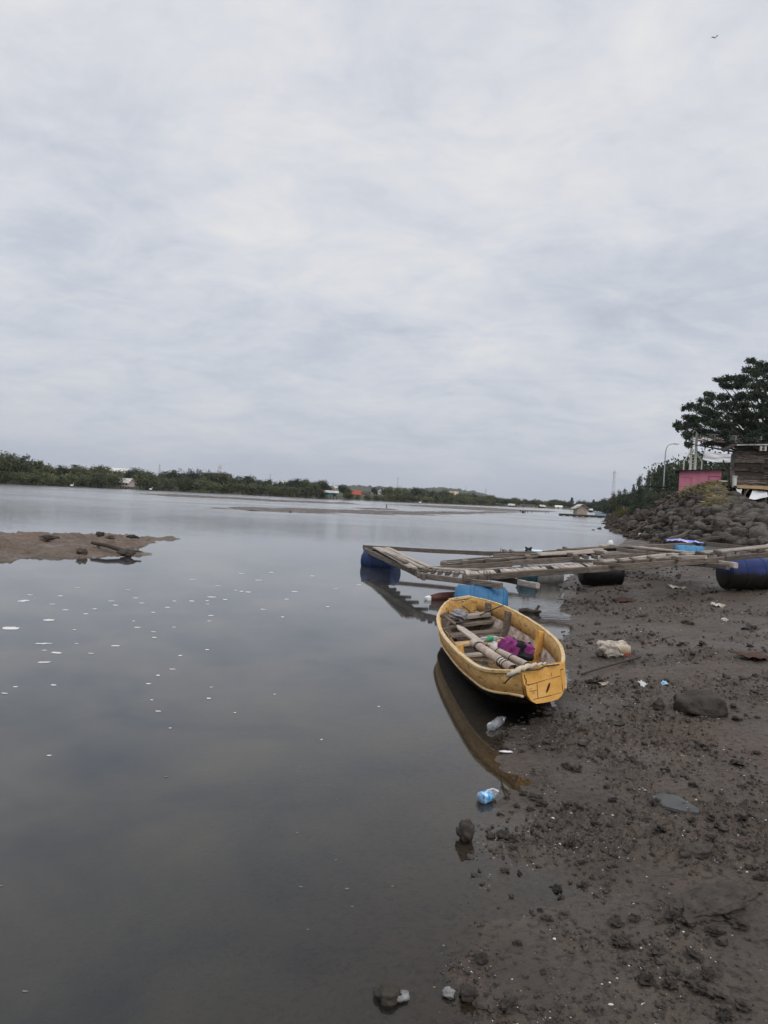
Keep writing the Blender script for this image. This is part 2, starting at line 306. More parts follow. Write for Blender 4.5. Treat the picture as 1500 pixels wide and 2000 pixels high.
K['flatmud'] = mudmat('dark_mudflat', (.085, .067, .055), False)
K['soil'] = mat('bank_soil', [(.3, (.045, .032, .024)), (.5, (.085, .062, .047)), (.72, (.13, .10, .078))], .9, detail=9, bump=.8, bscale=3, bdist=.15)
K['landgreen'] = mat('grassy_land', [(.3, (.035, .040, .020)), (.6, (.06, .066, .03)), (.8, (.10, .095, .05))], .12, detail=9, bump=.5, bscale=.8, bdist=.3)
K['forest'] = mat('distant_forest', [(.3, (.03, .036, .024)), (.5, (.05, .058, .036)), (.75, (.075, .085, .05))], .035, detail=9, nrough=.7, bump=1, bscale=.09, bdist=6)
# ------------------------------------------------------------------ sky and light
SUN_EL = math.radians(42); SUN_AZ = math.radians(158)
w = bpy.data.worlds.new("World"); sc.world = w; w.use_nodes = True; t = w.node_tree; t.nodes.clear()
wo = t.nodes.new('ShaderNodeOutputWorld'); bg = t.nodes.new('ShaderNodeBackground'); bg.inputs[1].default_value = .1; t.links.new(bg.outputs[0], wo.inputs[0])
sky = t.nodes.new('ShaderNodeTexSky'); sky.sky_type = 'NISHITA'; sky.sun_disc = False; sky.sun_elevation = SUN_EL; sky.sun_rotation = SUN_AZ; sky.air_density = 1.2; sky.dust_density = 3
tc = t.nodes.new('ShaderNodeTexCoord'); sx = t.nodes.new('ShaderNodeSeparateXYZ'); t.links.new(tc.outputs['Generated'], sx.inputs[0])
def mth(op, a, b=None, c=None):
    n = t.nodes.new('ShaderNodeMath'); n.operation = op
    for i, x in enumerate((a, b, c)):
        if x is None: continue
        if isinstance(x, (int, float)): n.inputs[i].default_value = x
        else: t.links.new(x, n.inputs[i])
    return n.outputs[0]
zz = mth('MAXIMUM', sx.outputs[2], 0.0); den = mth('ADD', zz, .22)
cx = t.nodes.new('ShaderNodeCombineXYZ'); t.links.new(mth('DIVIDE', sx.outputs[0], den), cx.inputs[0]); t.links.new(mth('DIVIDE', sx.outputs[1], den), cx.inputs[1])
mp = t.nodes.new('ShaderNodeMapping'); mp.inputs['Rotation'].default_value = (0, 0, .35); mp.inputs['Scale'].default_value = (1.5, 1.7, 1); mp.inputs['Location'].default_value = (3.1, 1.7, 0); t.links.new(cx.outputs[0], mp.inputs[0])
n1 = noise(t, mp.outputs[0], .7, 3, .5, .6); n2 = noise(t, mp.outputs[0], 1.9, 9, .6, .8); n3 = noise(t, mp.outputs[0], 8, 8, .65, .4)
cl = mth('ADD', mth('MULTIPLY', n1, .42), mth('ADD', mth('MULTIPLY', n2, .42), mth('MULTIPLY', n3, .16)))
cc = ramp(t, cl, [(.36, (4.75, 5.2, 6.1)), (.45, (5.9, 6.25, 7.0)), (.52, (6.85, 7.05, 7.6)), (.58, (7.6, 7.65, 7.85)), (.67, (8.6, 8.45, 8.15))])
hz = ramp(t, zz, [(0, (4.6, 5.0, 5.85)), (.03, (4.9, 5.3, 6.15)), (.16, (6.05, 6.35, 7.0)), (.32, (7.3, 7.5, 8.0)), (.45, (8.6, 8.6, 8.7)), (.6, (9.6, 9.6, 9.7)), (.7, (12, 12, 12.3)), (1, (20, 20, 20.3))])
f = ramp(t, zz, [(0, (.05,) * 3), (.05, (.4,) * 3), (.2, (.75,) * 3), (.55, (.8,) * 3), (.85, (.25,) * 3)])
cloud = mix(t, f, hz, cc); allsky = mix(t, .06, cloud, sky.outputs[0]); t.links.new(allsky, bg.inputs[0])
sl = bpy.data.lights.new("sun", 'SUN'); sl.energy = 1.3; sl.angle = math.radians(40); sl.color = (1, .96, .90)
so = bpy.data.objects.new("sun", sl); link(so)
so.rotation_euler = Vector((math.sin(SUN_AZ) * math.cos(SUN_EL), math.cos(SUN_AZ) * math.cos(SUN_EL), math.sin(SUN_EL))).to_track_quat('Z', 'Y').to_euler()
# ------------------------------------------------------------------ shoreline and near mud shore
SHP = [(930, 2300), (930, 2000), (905, 1900), (962, 1740), (955, 1640), (970, 1590), (990, 1535), (976, 1475), (1012, 1430), (1072, 1388), (1104, 1330), (1100, 1265), (1113, 1225), (1107, 1180), (1100, 1160), (1095, 1140), (1130, 1116), (1215, 1062), (1228, 1050), (1190, 1030), (1184, 1012), (1178, 1003)]
SH = np.array([tuple(onz(x, y, 0))[:2] for x, y in SHP]); SH = np.vstack([[(-.2, -6)], [(.05, -.5)], SH, [(160, 480)]])
def sdist(x, y, P=SH):                       # signed distance to the shoreline, positive on land (right of it)
    x = np.asarray(x, float); y = np.asarray(y, float); best = np.full(x.shape, 1e9); sg = np.ones(x.shape)
    for (ax, ay), (bx, by) in zip(P[:-1], P[1:]):
        dx, dy = bx - ax, by - ay; L = dx * dx + dy * dy
        tt = np.clip(((x - ax) * dx + (y - ay) * dy) / L, 0, 1)
        ex = x - ax - tt * dx; ey = y - ay - tt * dy; d = np.hypot(ex, ey); s = np.sign((x - ax) * dy - (y - ay) * dx)
        m = d < best - 1e-9; best = np.where(m, d, best); sg = np.where(m, s, sg)
    return best * sg
def hbase(x, y):
    s = sdist(x, y); k = np.interp(y, [0, 5, 12, 20, 28, 60], [.055, .07, .105, .13, .172, .18])
    return np.where(s > 0, k * s, np.maximum(-.9, np.where(s > -2, .075 * s, -.15 + .22 * (s + 2)))), s
def hshore(x, y):
    h, s = hbase(x, y); a = np.clip((s + .25) / .5, .35, 1)
    r1 = fbm(x * 1.1, y * 1.1, 3, 3) * .035; r2 = fbm(x * 5, y * 5, 4, 9) * .020
    patch = np.clip(fbm(x * 1.7, y * 1.7, 3, 21) * 2.2 + .45, .1, 1)
    q = fbm(x * 13, y * 13, 4, 31, .6); lump = np.maximum(0, q - .06) * .085 * patch
    q2 = fbm(x * 34, y * 34, 3, 41, .6); lump2 = np.maximum(0, q2 - .06) * .036 * patch
    far = np.clip(1.5 - y / 40, .4, 1)
    return h + .002 + (r1 + r2) * a * far + (lump + lump2) * np.clip((s + .1) / .4, 0.12, 1)
def polar(a0, a1, na, rr):
    A = np.radians(np.linspace(a0, a1, na)); RR = np.asarray(rr); a, r = np.meshgrid(A, RR)
    x = r * np.sin(a); y = r * np.cos(a); k = len(RR); i = np.arange(k - 1)[:, None] * na + np.arange(na - 1)[None, :]
    return x, y, np.stack([i, i + 1, i + na + 1, i + na], -1).reshape(-1, 4)
def geo(a, b, n): return a * (b / a) ** np.linspace(0, 1, n)
x, y, f = polar(-38, 62, 1050, np.concatenate([geo(1.2, 18, 520), geo(18.15, 56, 110)]))
z = hshore(x, y)
tag(mesh_np('mud_shore', np.stack([x, y, z], -1).reshape(-1, 3), f, K['mud'], True), kind='structure')
def ground_z(px, py):                        # where a photo pixel meets the mud shore
    d = ray(px, py); tt = 1.0
    for _ in range(60):
        P = CP + d * tt; g = float(hbase(np.array([P.x]), np.array([P.y]))[0][0]); tt *= 1 + .6 * (P.z - g) / max(.3, CH - g)
    P = CP + d * tt; P.z = float(hshore(np.array([P.x]), np.array([P.y]))[0]); return P
# ------------------------------------------------------------------ sandbanks and mudflats standing out of the river
def bank(name, pts, top, mat, n=(150, 60), seed=0, rough=.05, skirt=.25, fr=1.0, sharp=.45):
    """low mound inside an outline given by (x, y) points on the water plane"""
    P = np.array(pts); lo = P.min(0) - .5; hi = P.max(0) + .5
    gx, gy = np.meshgrid(np.linspace(lo[0], hi[0], n[0]), np.linspace(lo[1], hi[1], n[1]))
    d = np.full(gx.shape, 1e9); ins = np.zeros(gx.shape, bool)
    for i in range(len(P)):
        a = P[i]; b = P[(i + 1) % len(P)]; e = b - a; L = e @ e + 1e-9
        tt = np.clip(((gx - a[0]) * e[0] + (gy - a[1]) * e[1]) / L, 0, 1); d = np.minimum(d, np.hypot(gx - a[0] - tt * e[0], gy - a[1] - tt * e[1]))
        c = (a[1] > gy) != (b[1] > gy); ins ^= c & (gx < (b[0] - a[0]) * (gy - a[1]) / (b[1] - a[1] + 1e-12) + a[0])
    d = np.where(ins, d, -d); wd = (hi - lo).min() * .5
    d = d + fbm(gx * .8 * fr, gy * .8 * fr, 4, seed) * wd * .18
    gz = np.where(d > 0, top * (1 - np.exp(-d / (wd * sharp))), np.maximum(-.4, d * skirt))
    gz = gz + (fbm(gx * 2.2 * fr, gy * 2.2 * fr, 4, seed + 3) * rough + np.maximum(0, fbm(gx * 7 * fr, gy * 7 * fr, 3, seed + 8)) * rough * .9) * np.clip((d + .3) / .8, .15, 1)
    k = n[0]; i = np.arange(n[1] - 1)[:, None] * k + np.arange(k - 1)[None, :]
    fc = np.stack([i, i + 1, i + k + 1, i + k], -1).reshape(-1, 4)
    keep = (gz.reshape(-1)[fc] > -.38).any(1)
    return tag(mesh_np(name, np.stack([gx, gy, gz], -1).reshape(-1, 3), fc[keep], mat, True), kind='structure')
def zp(L, z=0): return [tuple(onz(x, y, z))[:2] for x, y in L]
bank('sandbank', zp([(-420, 1118), (-200, 1110), (0, 1096), (60, 1093), (130, 1087), (235, 1084), (262, 1084), (240, 1074), (290, 1064), (320, 1058), (362, 1053), (290, 1050), (230, 1048), (150, 1046), (0, 1042), (-200, 1030), (-420, 1022)]), .27, K['sandmud'], (420, 200), 3, .10, .2)
bank('sandbar', zp([(424, 993), (470, 996), (560, 1001), (680, 1003.5), (760, 1005), (850, 1006.5), (905, 1004.5), (1010, 1000.5), (960, 999), (850, 999.5), (760, 997.5), (680, 995), (580, 992.5), (480, 991)]), .22, K['flatmud'], (420, 110), 5, .06, .1, .35)
bank('mudflat', zp([(748, 985), (800, 988), (860, 992), (930, 996.5), (1000, 999.5), (1062, 1000.5), (1075, 998), (1000, 995), (960, 992.5), (900, 989.5), (820, 986)]), .35, K['flatmud'], (160, 120), 7, .08, .05, .1)
bank('mudflat', zp([(270, 964), (330, 970), (420, 973), (520, 979), (600, 982), (690, 984.5), (620, 979.5), (540, 976.5), (440, 971), (340, 966)]), .13, K['flatmud'], (320, 120), 9, .12, .05, .2)
bank('mudflat', zp([(640, 981.3), (672, 984), (705, 985.5), (690, 983), (660, 981.3)]), .12, K['flatmud'], (80, 60), 10, .08, .05, .2)
bank('mudflat', zp([(690, 992), (715, 994.5), (780, 996.5), (770, 994.5), (720, 992.3)]), .10, K['flatmud'], (90, 60), 11, .06, .05, .25)
# ------------------------------------------------------------------ far bank of the river
LB = [(-900, 905), (-400, 925), (0, 945), (200, 953), (340, 959.5), (500, 967.5), (640, 975), (800, 981.5), (960, 988), (1000, 990), (1100, 994.5), (1170, 998.6), (1230, 1001.2)]
LBW = [onz(x, y, 0) for x, y in LB]
def lb_depth(px):
    return float(np.interp(px, [p[0] for p in LB], [p.y for p in LBW]))
vs = []; fs = []; n = 260; us = np.linspace(-900, 1230, n); prof = [(-6, -.5), (-1, -.05), (0, .04), (2, .14), (7, .3), (12, .8), (40, 1.6), (130, 3), (500, 6), (2600, 14)]
for i, u in enumerate(us):
    P = Vector((np.interp(u, [p[0] for p in LB], [p.x for p in LBW]), lb_depth(u), 0)); dr = Vector((P.x * .35, P.y, 0)).normalized()
    for j, (a, h) in enumerate(prof):
        q = P + dr * (a + (R.uniform(-.8, .8) if j in (1, 2, 3) else 0)); vs.append((q.x, q.y, h + R.uniform(-.08, .12) * (j > 2)))
k = len(prof)
fs = [(i * k + j, (i + 1) * k + j, (i + 1) * k + j + 1, i * k + j + 1) for i in range(n - 1) for j in range(k - 1)]
m2 = K['flatmud']
rb = mesh_np('riverbank', vs, fs, [m2, K['landgreen']], True)
rb.data.polygons.foreach_set('material_index', [0 if (q % (k - 1)) < 4 else 1 for q in range(len(fs))]); tag(rb, kind='structure')
# ------------------------------------------------------------------ right embankment, lofted between its foot and its crest
EMB = [(onz(2300, 1090, .9), aty(2300, 900, 46)), (onz(1700, 1072, 1.0), aty(1700, 900, 46)), (onz(1500, 1062, .97), aty(1500, 900, 46)), (onz(1440, 1062, .82), aty(1450, 900, 42)), (onz(1400, 1062, .72), aty(1402, 900, 37)), (onz(1320, 1062, .5), aty(1348, 900, 47)),
       (onz(1228, 1050, 0), aty(1318, 900, 61)), (onz(1190, 1030, 0), aty(1292, 900, 98)), (onz(1184, 1012, 0), aty(1262, 900, 165)), (onz(1178, 1003, 0), aty(1225, 900, 290)), (onz(1172, 999, 0), aty(1190, 900, 480)), (Vector((260, 900, 0)), Vector((275, 900, 0)))]
CRZ = [3.25, 3.25, 3.25, 3.25, 3.2, 3.2, 3.15, 2.6, 2.2, 2, 2, 2]
EB = np.array([tuple(a) for a, b in EMB]); EC = np.array([(b.x, b.y, c) for (a, b), c in zip(EMB, CRZ)])
def emb(u, v):                                # u: 0..11 along, v: 0 foot .. 1 crest
    i = int(min(max(u, 0), len(EB) - 1.001)); q = u - i
    a = EB[i] * (1 - q) + EB[i + 1] * q; b = EC[i] * (1 - q) + EC[i + 1] * q; p = a * (1 - v) + b * v
    p[2] = a[2] + (b[2] - a[2]) * (v ** .85); return Vector(p)
us = np.concatenate([np.linspace(0, 7, 190), np.linspace(7.1, 11, 60)]); vv = np.linspace(-.18, 1, 26); n = len(vv) + 3; vs = []
for u in us:
    for v_ in vv:
        p = emb(u, v_) if v_ >= 0 else emb(u, 0) + (emb(u, 0) - emb(u, .3)) * (-v_ / .3) * .9
        if v_ < 0: p.z = emb(u, 0).z + v_ * 3.5
        s = .16 * math.sin(math.pi * min(max(v_, 0), 1)) + .04
        p.z += float(fbm(p.x * .9, p.y * .9, 3, 4)) * s * 1.6; vs.append(p)
    c = emb(u, 1)
    for a, h in ((5, .1), (60, .4), (900, 8)): vs.append(c + Vector((a * .95, a * .3, h)))
vs = [tuple(p) for p in vs]
fs = [(i * n + j, (i + 1) * n + j, (i + 1) * n + j + 1, i * n + j + 1) for i in range(len(us) - 1) for j in range(n - 1)]
eb = mesh_np('embankment', vs, fs, [K['soil'], K['landgreen']], True)
eb.data.polygons.foreach_set('material_index', [0 if (q % (n - 1)) < len(vv) - 2 else 1 for q in range(len(fs))]); tag(eb, kind='structure')
# ------------------------------------------------------------------ river water
x, y, f = polar(-75, 75, 300, np.concatenate([geo(.4, 40, 330), geo(41, 9000, 90)]))
h, s = hbase(x, y); dep = np.where(y < 56, np.clip(-h, 0, 1), 1.0)
m, t, out = nodes('river_water'); K['water'] = m
at = t.nodes.new('ShaderNodeAttribute'); at.attribute_name = 'depth'
tc = t.nodes.new('ShaderNodeTexCoord'); ob = tc.outputs['Object']
ex = t.nodes.new('ShaderNodeMath'); ex.operation = 'MULTIPLY'; ex.inputs[1].default_value = -10; t.links.new(at.outputs['Fac'], ex.inputs[0])
e2 = t.nodes.new('ShaderNodeMath'); e2.operation = 'EXPONENT'; t.links.new(ex.outputs[0], e2.inputs[0])
df = t.nodes.new('ShaderNodeBsdfDiffuse'); t.links.new(ramp(t, noise(t, ob, .8, 6, .6, .6), [(.36, (.026, .030, .036)), (.5, (.043, .044, .043)), (.66, (.062, .058, .050))]), df.inputs[0])
tr = t.nodes.new('ShaderNodeBsdfTransparent'); tr.inputs[0].default_value = (.82, .78, .70, 1)
body = t.nodes.new('ShaderNodeMixShader'); t.links.new(e2.outputs[0], body.inputs[0]); t.links.new(df.outputs[0], body.inputs[1]); t.links.new(tr.outputs[0], body.inputs[2])
gl = t.nodes.new('ShaderNodeBsdfGlossy');  gl.inputs[0].default_value = (1, 1, 1, 1)
fr = t.nodes.new('ShaderNodeFresnel'); fr.inputs[0].default_value = 1.333
sm = t.nodes.new('ShaderNodeMixShader'); t.links.new(fr.outputs[0], sm.inputs[0]); t.links.new(body.outputs[0], sm.inputs[1]); t.links.new(gl.outputs[0], sm.inputs[2]); t.links.new(sm.outputs[0], out.inputs[0])
rg = t.nodes.new('ShaderNodeAttribute'); rg.attribute_name = 'ripple'; rn = t.nodes.new('ShaderNodeMapRange'); rn.inputs[1].default_value = .05; rn.inputs[2].default_value = .8; rn.inputs[3].default_value = .035; rn.inputs[4].default_value = .15; t.links.new(rg.outputs['Fac'], rn.inputs[0]); t.links.new(rn.outputs[0], gl.inputs['Roughness'])
mp = t.nodes.new('ShaderNodeMapping'); mp.inputs['Scale'].default_value = (.8, 2.4, 1); mp.inputs['Rotation'].default_value = (0, 0, .2); t.links.new(ob, mp.inputs[0])
w1 = noise(t, mp.outputs[0], 3.2, 3, .5); pz = ramp(t, noise(t, ob, .045, 4, .6, .3), [(.44, (.45,) * 3), (.62, (1,) * 3)]); ra = t.nodes.new('ShaderNodeAttribute'); ra.attribute_name = 'ripple'; rm = t.nodes.new('ShaderNodeMath'); rm.operation = 'MULTIPLY'; t.links.new(ra.outputs['Fac'], rm.inputs[0]); t.links.new(pz, rm.inputs[1]); patchy = rm.outputs[0]
b1 = t.nodes.new('ShaderNodeBump'); b1.inputs['Distance'].default_value = .05; t.links.new(patchy, b1.inputs['Strength']); t.links.new(w1, b1.inputs['Height'])
w2 = noise(t, ob, .9, 2, .5); b2 = t.nodes.new('ShaderNodeBump'); b2.inputs['Distance'].default_value = .008; b2.inputs['Strength'].default_value = .07
t.links.new(w2, b2.inputs['Height']); t.links.new(b2.outputs[0], b1.inputs['Normal'])
for nd in (gl, fr): t.links.new(b1.outputs[0], nd.inputs['Normal'])
wt = mesh_np('river_water', np.stack([x, y, 0 * x], -1).reshape(-1, 3), f, m, True)
a = wt.data.attributes.new('depth', 'FLOAT', 'POINT'); a.data.foreach_set('value', dep.reshape(-1).astype(np.float32)); tag(wt, kind='structure')
ss = lambda v_, a_, b_: (lambda q: q * q * (3 - 2 * q))(np.clip((v_ - a_) / (b_ - a_), 0, 1))
rip = .012 + .80 * ss(y, 17, 70) + .22 * ss(x - .28 * y, -2.5, 1.5) * ss(y, 22, 32) + .16 * np.exp(-((x - 3.0) / 1.1) ** 2 - ((y - 13.4) / 1.3) ** 2)
a = wt.data.attributes.new('ripple', 'FLOAT', 'POINT'); a.data.foreach_set('value', rip.reshape(-1).astype(np.float32))
# deep river bed under everything and land to the horizon
gb = MB(); gb.add([(-9000, -400, -1.2), (9000, -400, -1.2), (9000, 9000, -1.2), (-9000, 9000, -1.2)], [(0, 1, 2, 3)]); tag(gb.build('riverbed', K['flatmud']), kind='structure')
# ------------------------------------------------------------------ low hills far behind the far bank
def hill(name, sky, Y, dep_, mat, seed, foot=1006):
    px = np.linspace(sky[0][0], sky[-1][0], 240); vs = []; rows = [(-1.0, 0), (-.7, .25), (-.4, .6), (-.15, .9), (0, 1), (.25, .85), (.7, .4), (1, 0)]
    for q in px:
        ty = np.interp(q, [p[0] for p in sky], [p[1] for p in sky]); top = aty(q, ty, Y)
        for j, (a, h) in enumerate(rows):
            sc_ = (Y + a * dep_) / Y; vs.append((top.x * sc_, Y + a * dep_, max(1, top.z) * h + (float(fbm(q * .25, a * 7, 4, seed)) * 3.2 * h if Y > 900 else float(fbm(q * .3, a * 7, 4, seed)) * 1.2 * h)))
    k = len(rows); fs = [(i * k + j, (i + 1) * k + j, (i + 1) * k + j + 1, i * k + j + 1) for i in range(len(px) - 1) for j in range(k - 1)]
    return tag(mesh_np(name, vs, fs, mat, True), kind='structure')
hill('hills', [(590, 960), (640, 950), (665, 948), (700, 947.5), (730, 950), (760, 952), (790, 953), (820, 953), (850, 952), (870, 953), (900, 956), (930, 960), (955, 967), (980, 978), (1010, 984)], 1500, 330, K['forest'], 2)
hill('hills', [(-420, 886), (-200, 897), (0, 905), (30, 907), (80, 913), (130, 916), (200, 922), (260, 928), (320, 936)], 620, 120, K['forest'], 4)
hill('hills', [(960, 984), (1040, 983), (1120, 984.5), (1200, 986), (1300, 992)], 1900, 260, K['forest'], 6)
# ------------------------------------------------------------------ yellow wooden boat
LG = [(1.15, 6.14, .464), (.915, 6.50, .385), (.81, 7.18, .345), (.745, 8.0, .32), (.715, 8.8, .31), (.735, 9.55, .325), (.81, 10.12, .35), (.90, 10.52, .385), (.99, 10.75, .41)]
RG = [(1.54, 6.35, .50), (1.66, 6.85, .475), (1.775, 7.5, .445), (1.84, 8.3, .42), (1.83, 9.1, .41), (1.745, 9.85, .415), (1.61, 10.38, .43), (1.44, 10.72, .44), (1.26, 10.86, .45)]
BZ = [.215, .12, .03, -.05, -.09, -.09, -.05, .03, .13]
def crom(P, t):
    P = [Vector(p) if not isinstance(p, (int, float)) else Vector((p, 0, 0)) for p in P]; n = len(P) - 1; u = min(max(t, 0), 1) * n; i = min(int(u), n - 1); q = u - i
    a, b, c, d = P[max(i - 1, 0)], P[i], P[i + 1], P[min(i + 2, n)]
    return .5 * ((2 * b) + (c - a) * q + (2 * a - 5 * b + 4 * c - d) * q * q + (3 * b - a - 3 * c + d) * q ** 3)
def frame(t):
    l = crom(LG, t); r = crom(RG, t); c = (l + r) / 2; ac = (r - l).normalized(); ax = (crom(LG, min(t + .02, 1)) + crom(RG, min(t + .02, 1)) - crom(LG, max(t - .02, 0)) - crom(RG, max(t - .02, 0))).normalized()
    up = ac.cross(ax).normalized(); up = -up if up.z < 0 else up
    return c, ac, up, (r - l).length / 2, c.z - crom(BZ, t).x
def S(t, a, d, inset=0, up_=0):              # a: -1 left rim .. 1 right rim, d: 0 rim .. 1 bottom
    c, ac, up, wd, dp = frame(t); return c + ac * (a * (wd - inset)) - up * (d * dp - up_)
PROF = [(-1, 0), (-.985, .18), (-.96, .37), (-.86, .72), (-.70, .90), (-.5, 1), (0, 1.02), (.5, 1), (.70, .90), (.86, .72), (.96, .37), (.985, .18), (1, 0)]
boat = empty('rowing_boat', S(.5, 0, 1)); tag(boat, 'old yellow wooden rowing boat beached at the edge of the mud', 'boat')
def strip(name, i0, i1, mats, th=.022, nt=56):
    b = MB(); pr = PROF[i0:i1 + 1]; n = len(pr)
    for k in range(nt + 1):
        tt = k / nt
        ds = float(np.interp(tt, [0, .06, .2, .4, .8, 1], [.74, .62, .46, .37, .40, .5])); pq = [(a, d * ds / .37) if d < .4 else (a, max(d, ds + .07 + (d - .72) * .1) if d < 1 else d) for a, d in pr]
        for a, d in pq: b.v.append(S(tt, a, d))
        for a, d in pq: b.v.append(S(tt, a * (1 - .015), d - (.08 if abs(a) < .75 else 0), inset=th))
    for k in range(nt):
        A = k * 2 * n; B = A + 2 * n
        for j in range(n - 1):
            b.f.append([A + j, A + j + 1, B + j + 1, B + j]); b.mi.append(0); b.f.append([A + n + j, B + n + j, B + n + j + 1, A + n + j + 1]); b.mi.append(len(mats) - 1)
        b.f.append([A, B, B + n, A + n]); b.mi.append(0); b.f.append([A + n - 1, A + 2 * n - 1, B + 2 * n - 1, B + n - 1]); b.mi.append(0)
    return b.build(name, mats, boat, True)
strip('hull_bottom', 2, 10, [K['hullbrown'], K['lining']])
tag(strip('side_strake', 0, 2, [K['yellow']]), 'yellow side plank on the water side'); tag(strip('side_strake', 10, 12, [K['yellow']]), 'yellow side plank on the mud side')
for sg in (-1, 1):
    b = MB(); nt = 60
    for k in range(nt + 1):
        tt = k / nt; j = R.uniform(-.0016, .0016)
        for a, u in ((.018, -.012), (.018, .010), (-.020, .012), (-.020, -.012)):
            c, ac, up, wd, dp = frame(tt); b.v.append(c + ac * sg * (wd + a + j) + up * (u + .006 + j))
    for k in range(nt):
        for q in range(4): b.f.append([k * 4 + q, (k + 1) * 4 + q, (k + 1) * 4 + (q + 1) % 4, k * 4 + (q + 1) % 4]); b.mi.append(0)
    b.f += [[0, 1, 2, 3], [nt * 4 + 3, nt * 4 + 2, nt * 4 + 1, nt * 4]]; b.mi += [0, 0]
    b.build('gunwale', K['rim'], boat)
    b = MB()                                  # pale rubbing strip along the lower edge of the side plank
    b.tube([S(k / 50, sg * (.962 + .012), float(np.interp(k / 50, [0, .06, .2, .4, .8, 1], [.74, .62, .46, .37, .40, .5]))) for k in range(51)], .011, 6); b.build('rubbing_strip', K['rim'], boat, True)
# stern board with its plank seams
c, ac, up, wd, dp = frame(0); axs = ac.cross(up); axs = axs if axs.y < 0 else -axs
b = MB(); b.prism([S(0, a * 1.0, d) - axs * .012 for a, d in [(-1.02, -.06)] + PROF[1:-1] + [(1.02, -.06)]], axs * .034); st = b.build('stern_board', K['yellowend'], boat)
def onst(a, d, o=.0235): return S(0, a, d) + axs * o
b = MB()
def crk(L, w_=.0024):
    for p, q in zip(L[:-1], L[1:]):
        p0 = onst(*p); q0 = onst(*q); dv = (q0 - p0).normalized().cross(axs) * w_ * R.uniform(.5, 1.2); b.quad(p0 - dv, q0 - dv, q0 + dv, p0 + dv)
crk([(-.80, .40), (-.6, .405), (-.4, .39), (0, .36), (.35, .345), (.72, .32)]); crk([(-.38, .39), (-.40, .6), (-.41, .84)]); crk([(.76, .14), (.76, .4), (.77, .6), (.76, .8)]); crk([(-.9, .08), (-.9, .18), (-.84, .26), (-.88, .36), (-.82, .40), (-.74, .42)], .004)
crk([(-.76, .60), (-.6, .61), (-.42, .6)], .002); crk([(-.62, .855), (-.2, .85), (.2, .84), (.68, .82)], .0028); crk([(.76, .14), (.9, .13)], .003); crk([(.32, .18), (.33, .3)], .002); crk([(-.94, .4), (-.9, .7), (-.8, .82)], .005)
b.build('plank_seam', K['crack'], st)
b = MB(); b.prism([onst(.10 + .055 * math.cos(q) + .10 * math.sin(q), .60 - .14 * math.sin(q), .0225) for q in [k * .5236 for k in range(12)]], axs * .003); b.build('dark_stain', K['crack'], st)
b = MB(); b.prism([S(1, a, d) for a, d in [(-1, -.02)] + PROF[1:-1] + [(1, -.02)]], -axs * .03); b.build('bow_board', K['yellow'], boat)
b = MB(); b.beam(S(1, -1.12, -.03), S(1, 1.12, -.03), .05, .03); b.build('bow_cap', K['rim'], boat)
def bulk(tt, d1, th, m, name, w0=.97):
    b = MB(); c, ac, up, wd, dp = frame(tt); ax = ac.cross(up)
    b.prism([S(tt, -w0, .0), S(tt, -w0, d1 * .6), S(tt, -w0 * .92, d1), S(tt, w0 * .92, d1), S(tt, w0, d1 * .6), S(tt, w0, .0)], ax * th); return b.build(name, m, boat)
bulk(.925, .52, .022, K['yellow'], 'bulkhead'); bulk(.055, .25, .02, K['yellow'], 'bulkhead')
# bent frames (ribs) standing against the sides
def rib(tt, sg, m, d0=.02, d1=.98, wd_=.055, name='rib'):
    b = MB(); c, ac, up, w0, dp = frame(tt); ax = ac.cross(up).normalized() * (.085 if m is K['yellowend'] else .045); n = 9
    pts = []
    for k in range(n + 1):
        d = d0 + (d1 - d0) * k / n; a = np.interp(d, [0, .22, .45, .72, .9, 1.0], [1, .985, .955, .86, .70, .5]); pts.append((S(tt, sg * a, d, .024), S(tt, sg * (a - .05 - .16 * (k / n) ** 2.2), d - .04, .045 + wd_ * .7)))
    for i in (-1, 1):
        for p, q in pts: b.v += [p + ax * i * .5, q + ax * i * .5]
    o = 2 * (n + 1)
    for k in range(n):
        a0 = 2 * k
        for F_ in ((a0, a0 + 1, a0 + 3, a0 + 2), (o + a0, o + a0 + 2, o + a0 + 3, o + a0 + 1), (a0 + 1, o + a0 + 1, o + a0 + 3, a0 + 3), (a0, a0 + 2, o + a0 + 2, o + a0)): b.f.append(list(F_)); b.mi.append(0)
    for F_ in ((0, o, o + 1, 1), (2 * n, 2 * n + 1, o + 2 * n + 1, o + 2 * n)): b.f.append(list(F_)); b.mi.append(0)
    return b.build(name, m, boat)
rib(.80, 1, K['wood']); rib(.645, 1, K['wood']); tag(rib(.40, 1, K['yellowend'], .0, .8, .04), 'yellow painted rib near the stern'); rib(.70, -1, K['wood']); rib(.52, -1, K['wood']); rib(.34, -1, K['yellow'], 0, .8)
for tt, d, wd_, hh, m, a0, a1 in ((.805, .36, .16, .05, K['woodpale'], -.93, .80), (.775, .58, .14, .04, K['wood'], -.86, .88)):
    plank('thwart', S(tt, a0, d), S(tt, a1, d), wd_, hh, m, boat)
for tt, d, wd_, hh, m, a0, a1 in ((.675, .60, .17, .035, K['wood'], -.80, .84), (.565, .58, .15, .035, K['woodnew'], -.83, .60), (.49, .66, .10, .03, K['woodpale'], -.8, -.2), (.86, .55, .22, .03, K['wood'], -.6, .75), (.30, .8, .14, .03, K['wood'], -.7, .7), (.22, .78, .14, .03, K['wood'], -.7, .7)):
    plank('floor_board', S(tt, a0, d), S(tt, a1, d), wd_, hh, m, boat)
def bp(px, py, z): return onz(px, py, z)
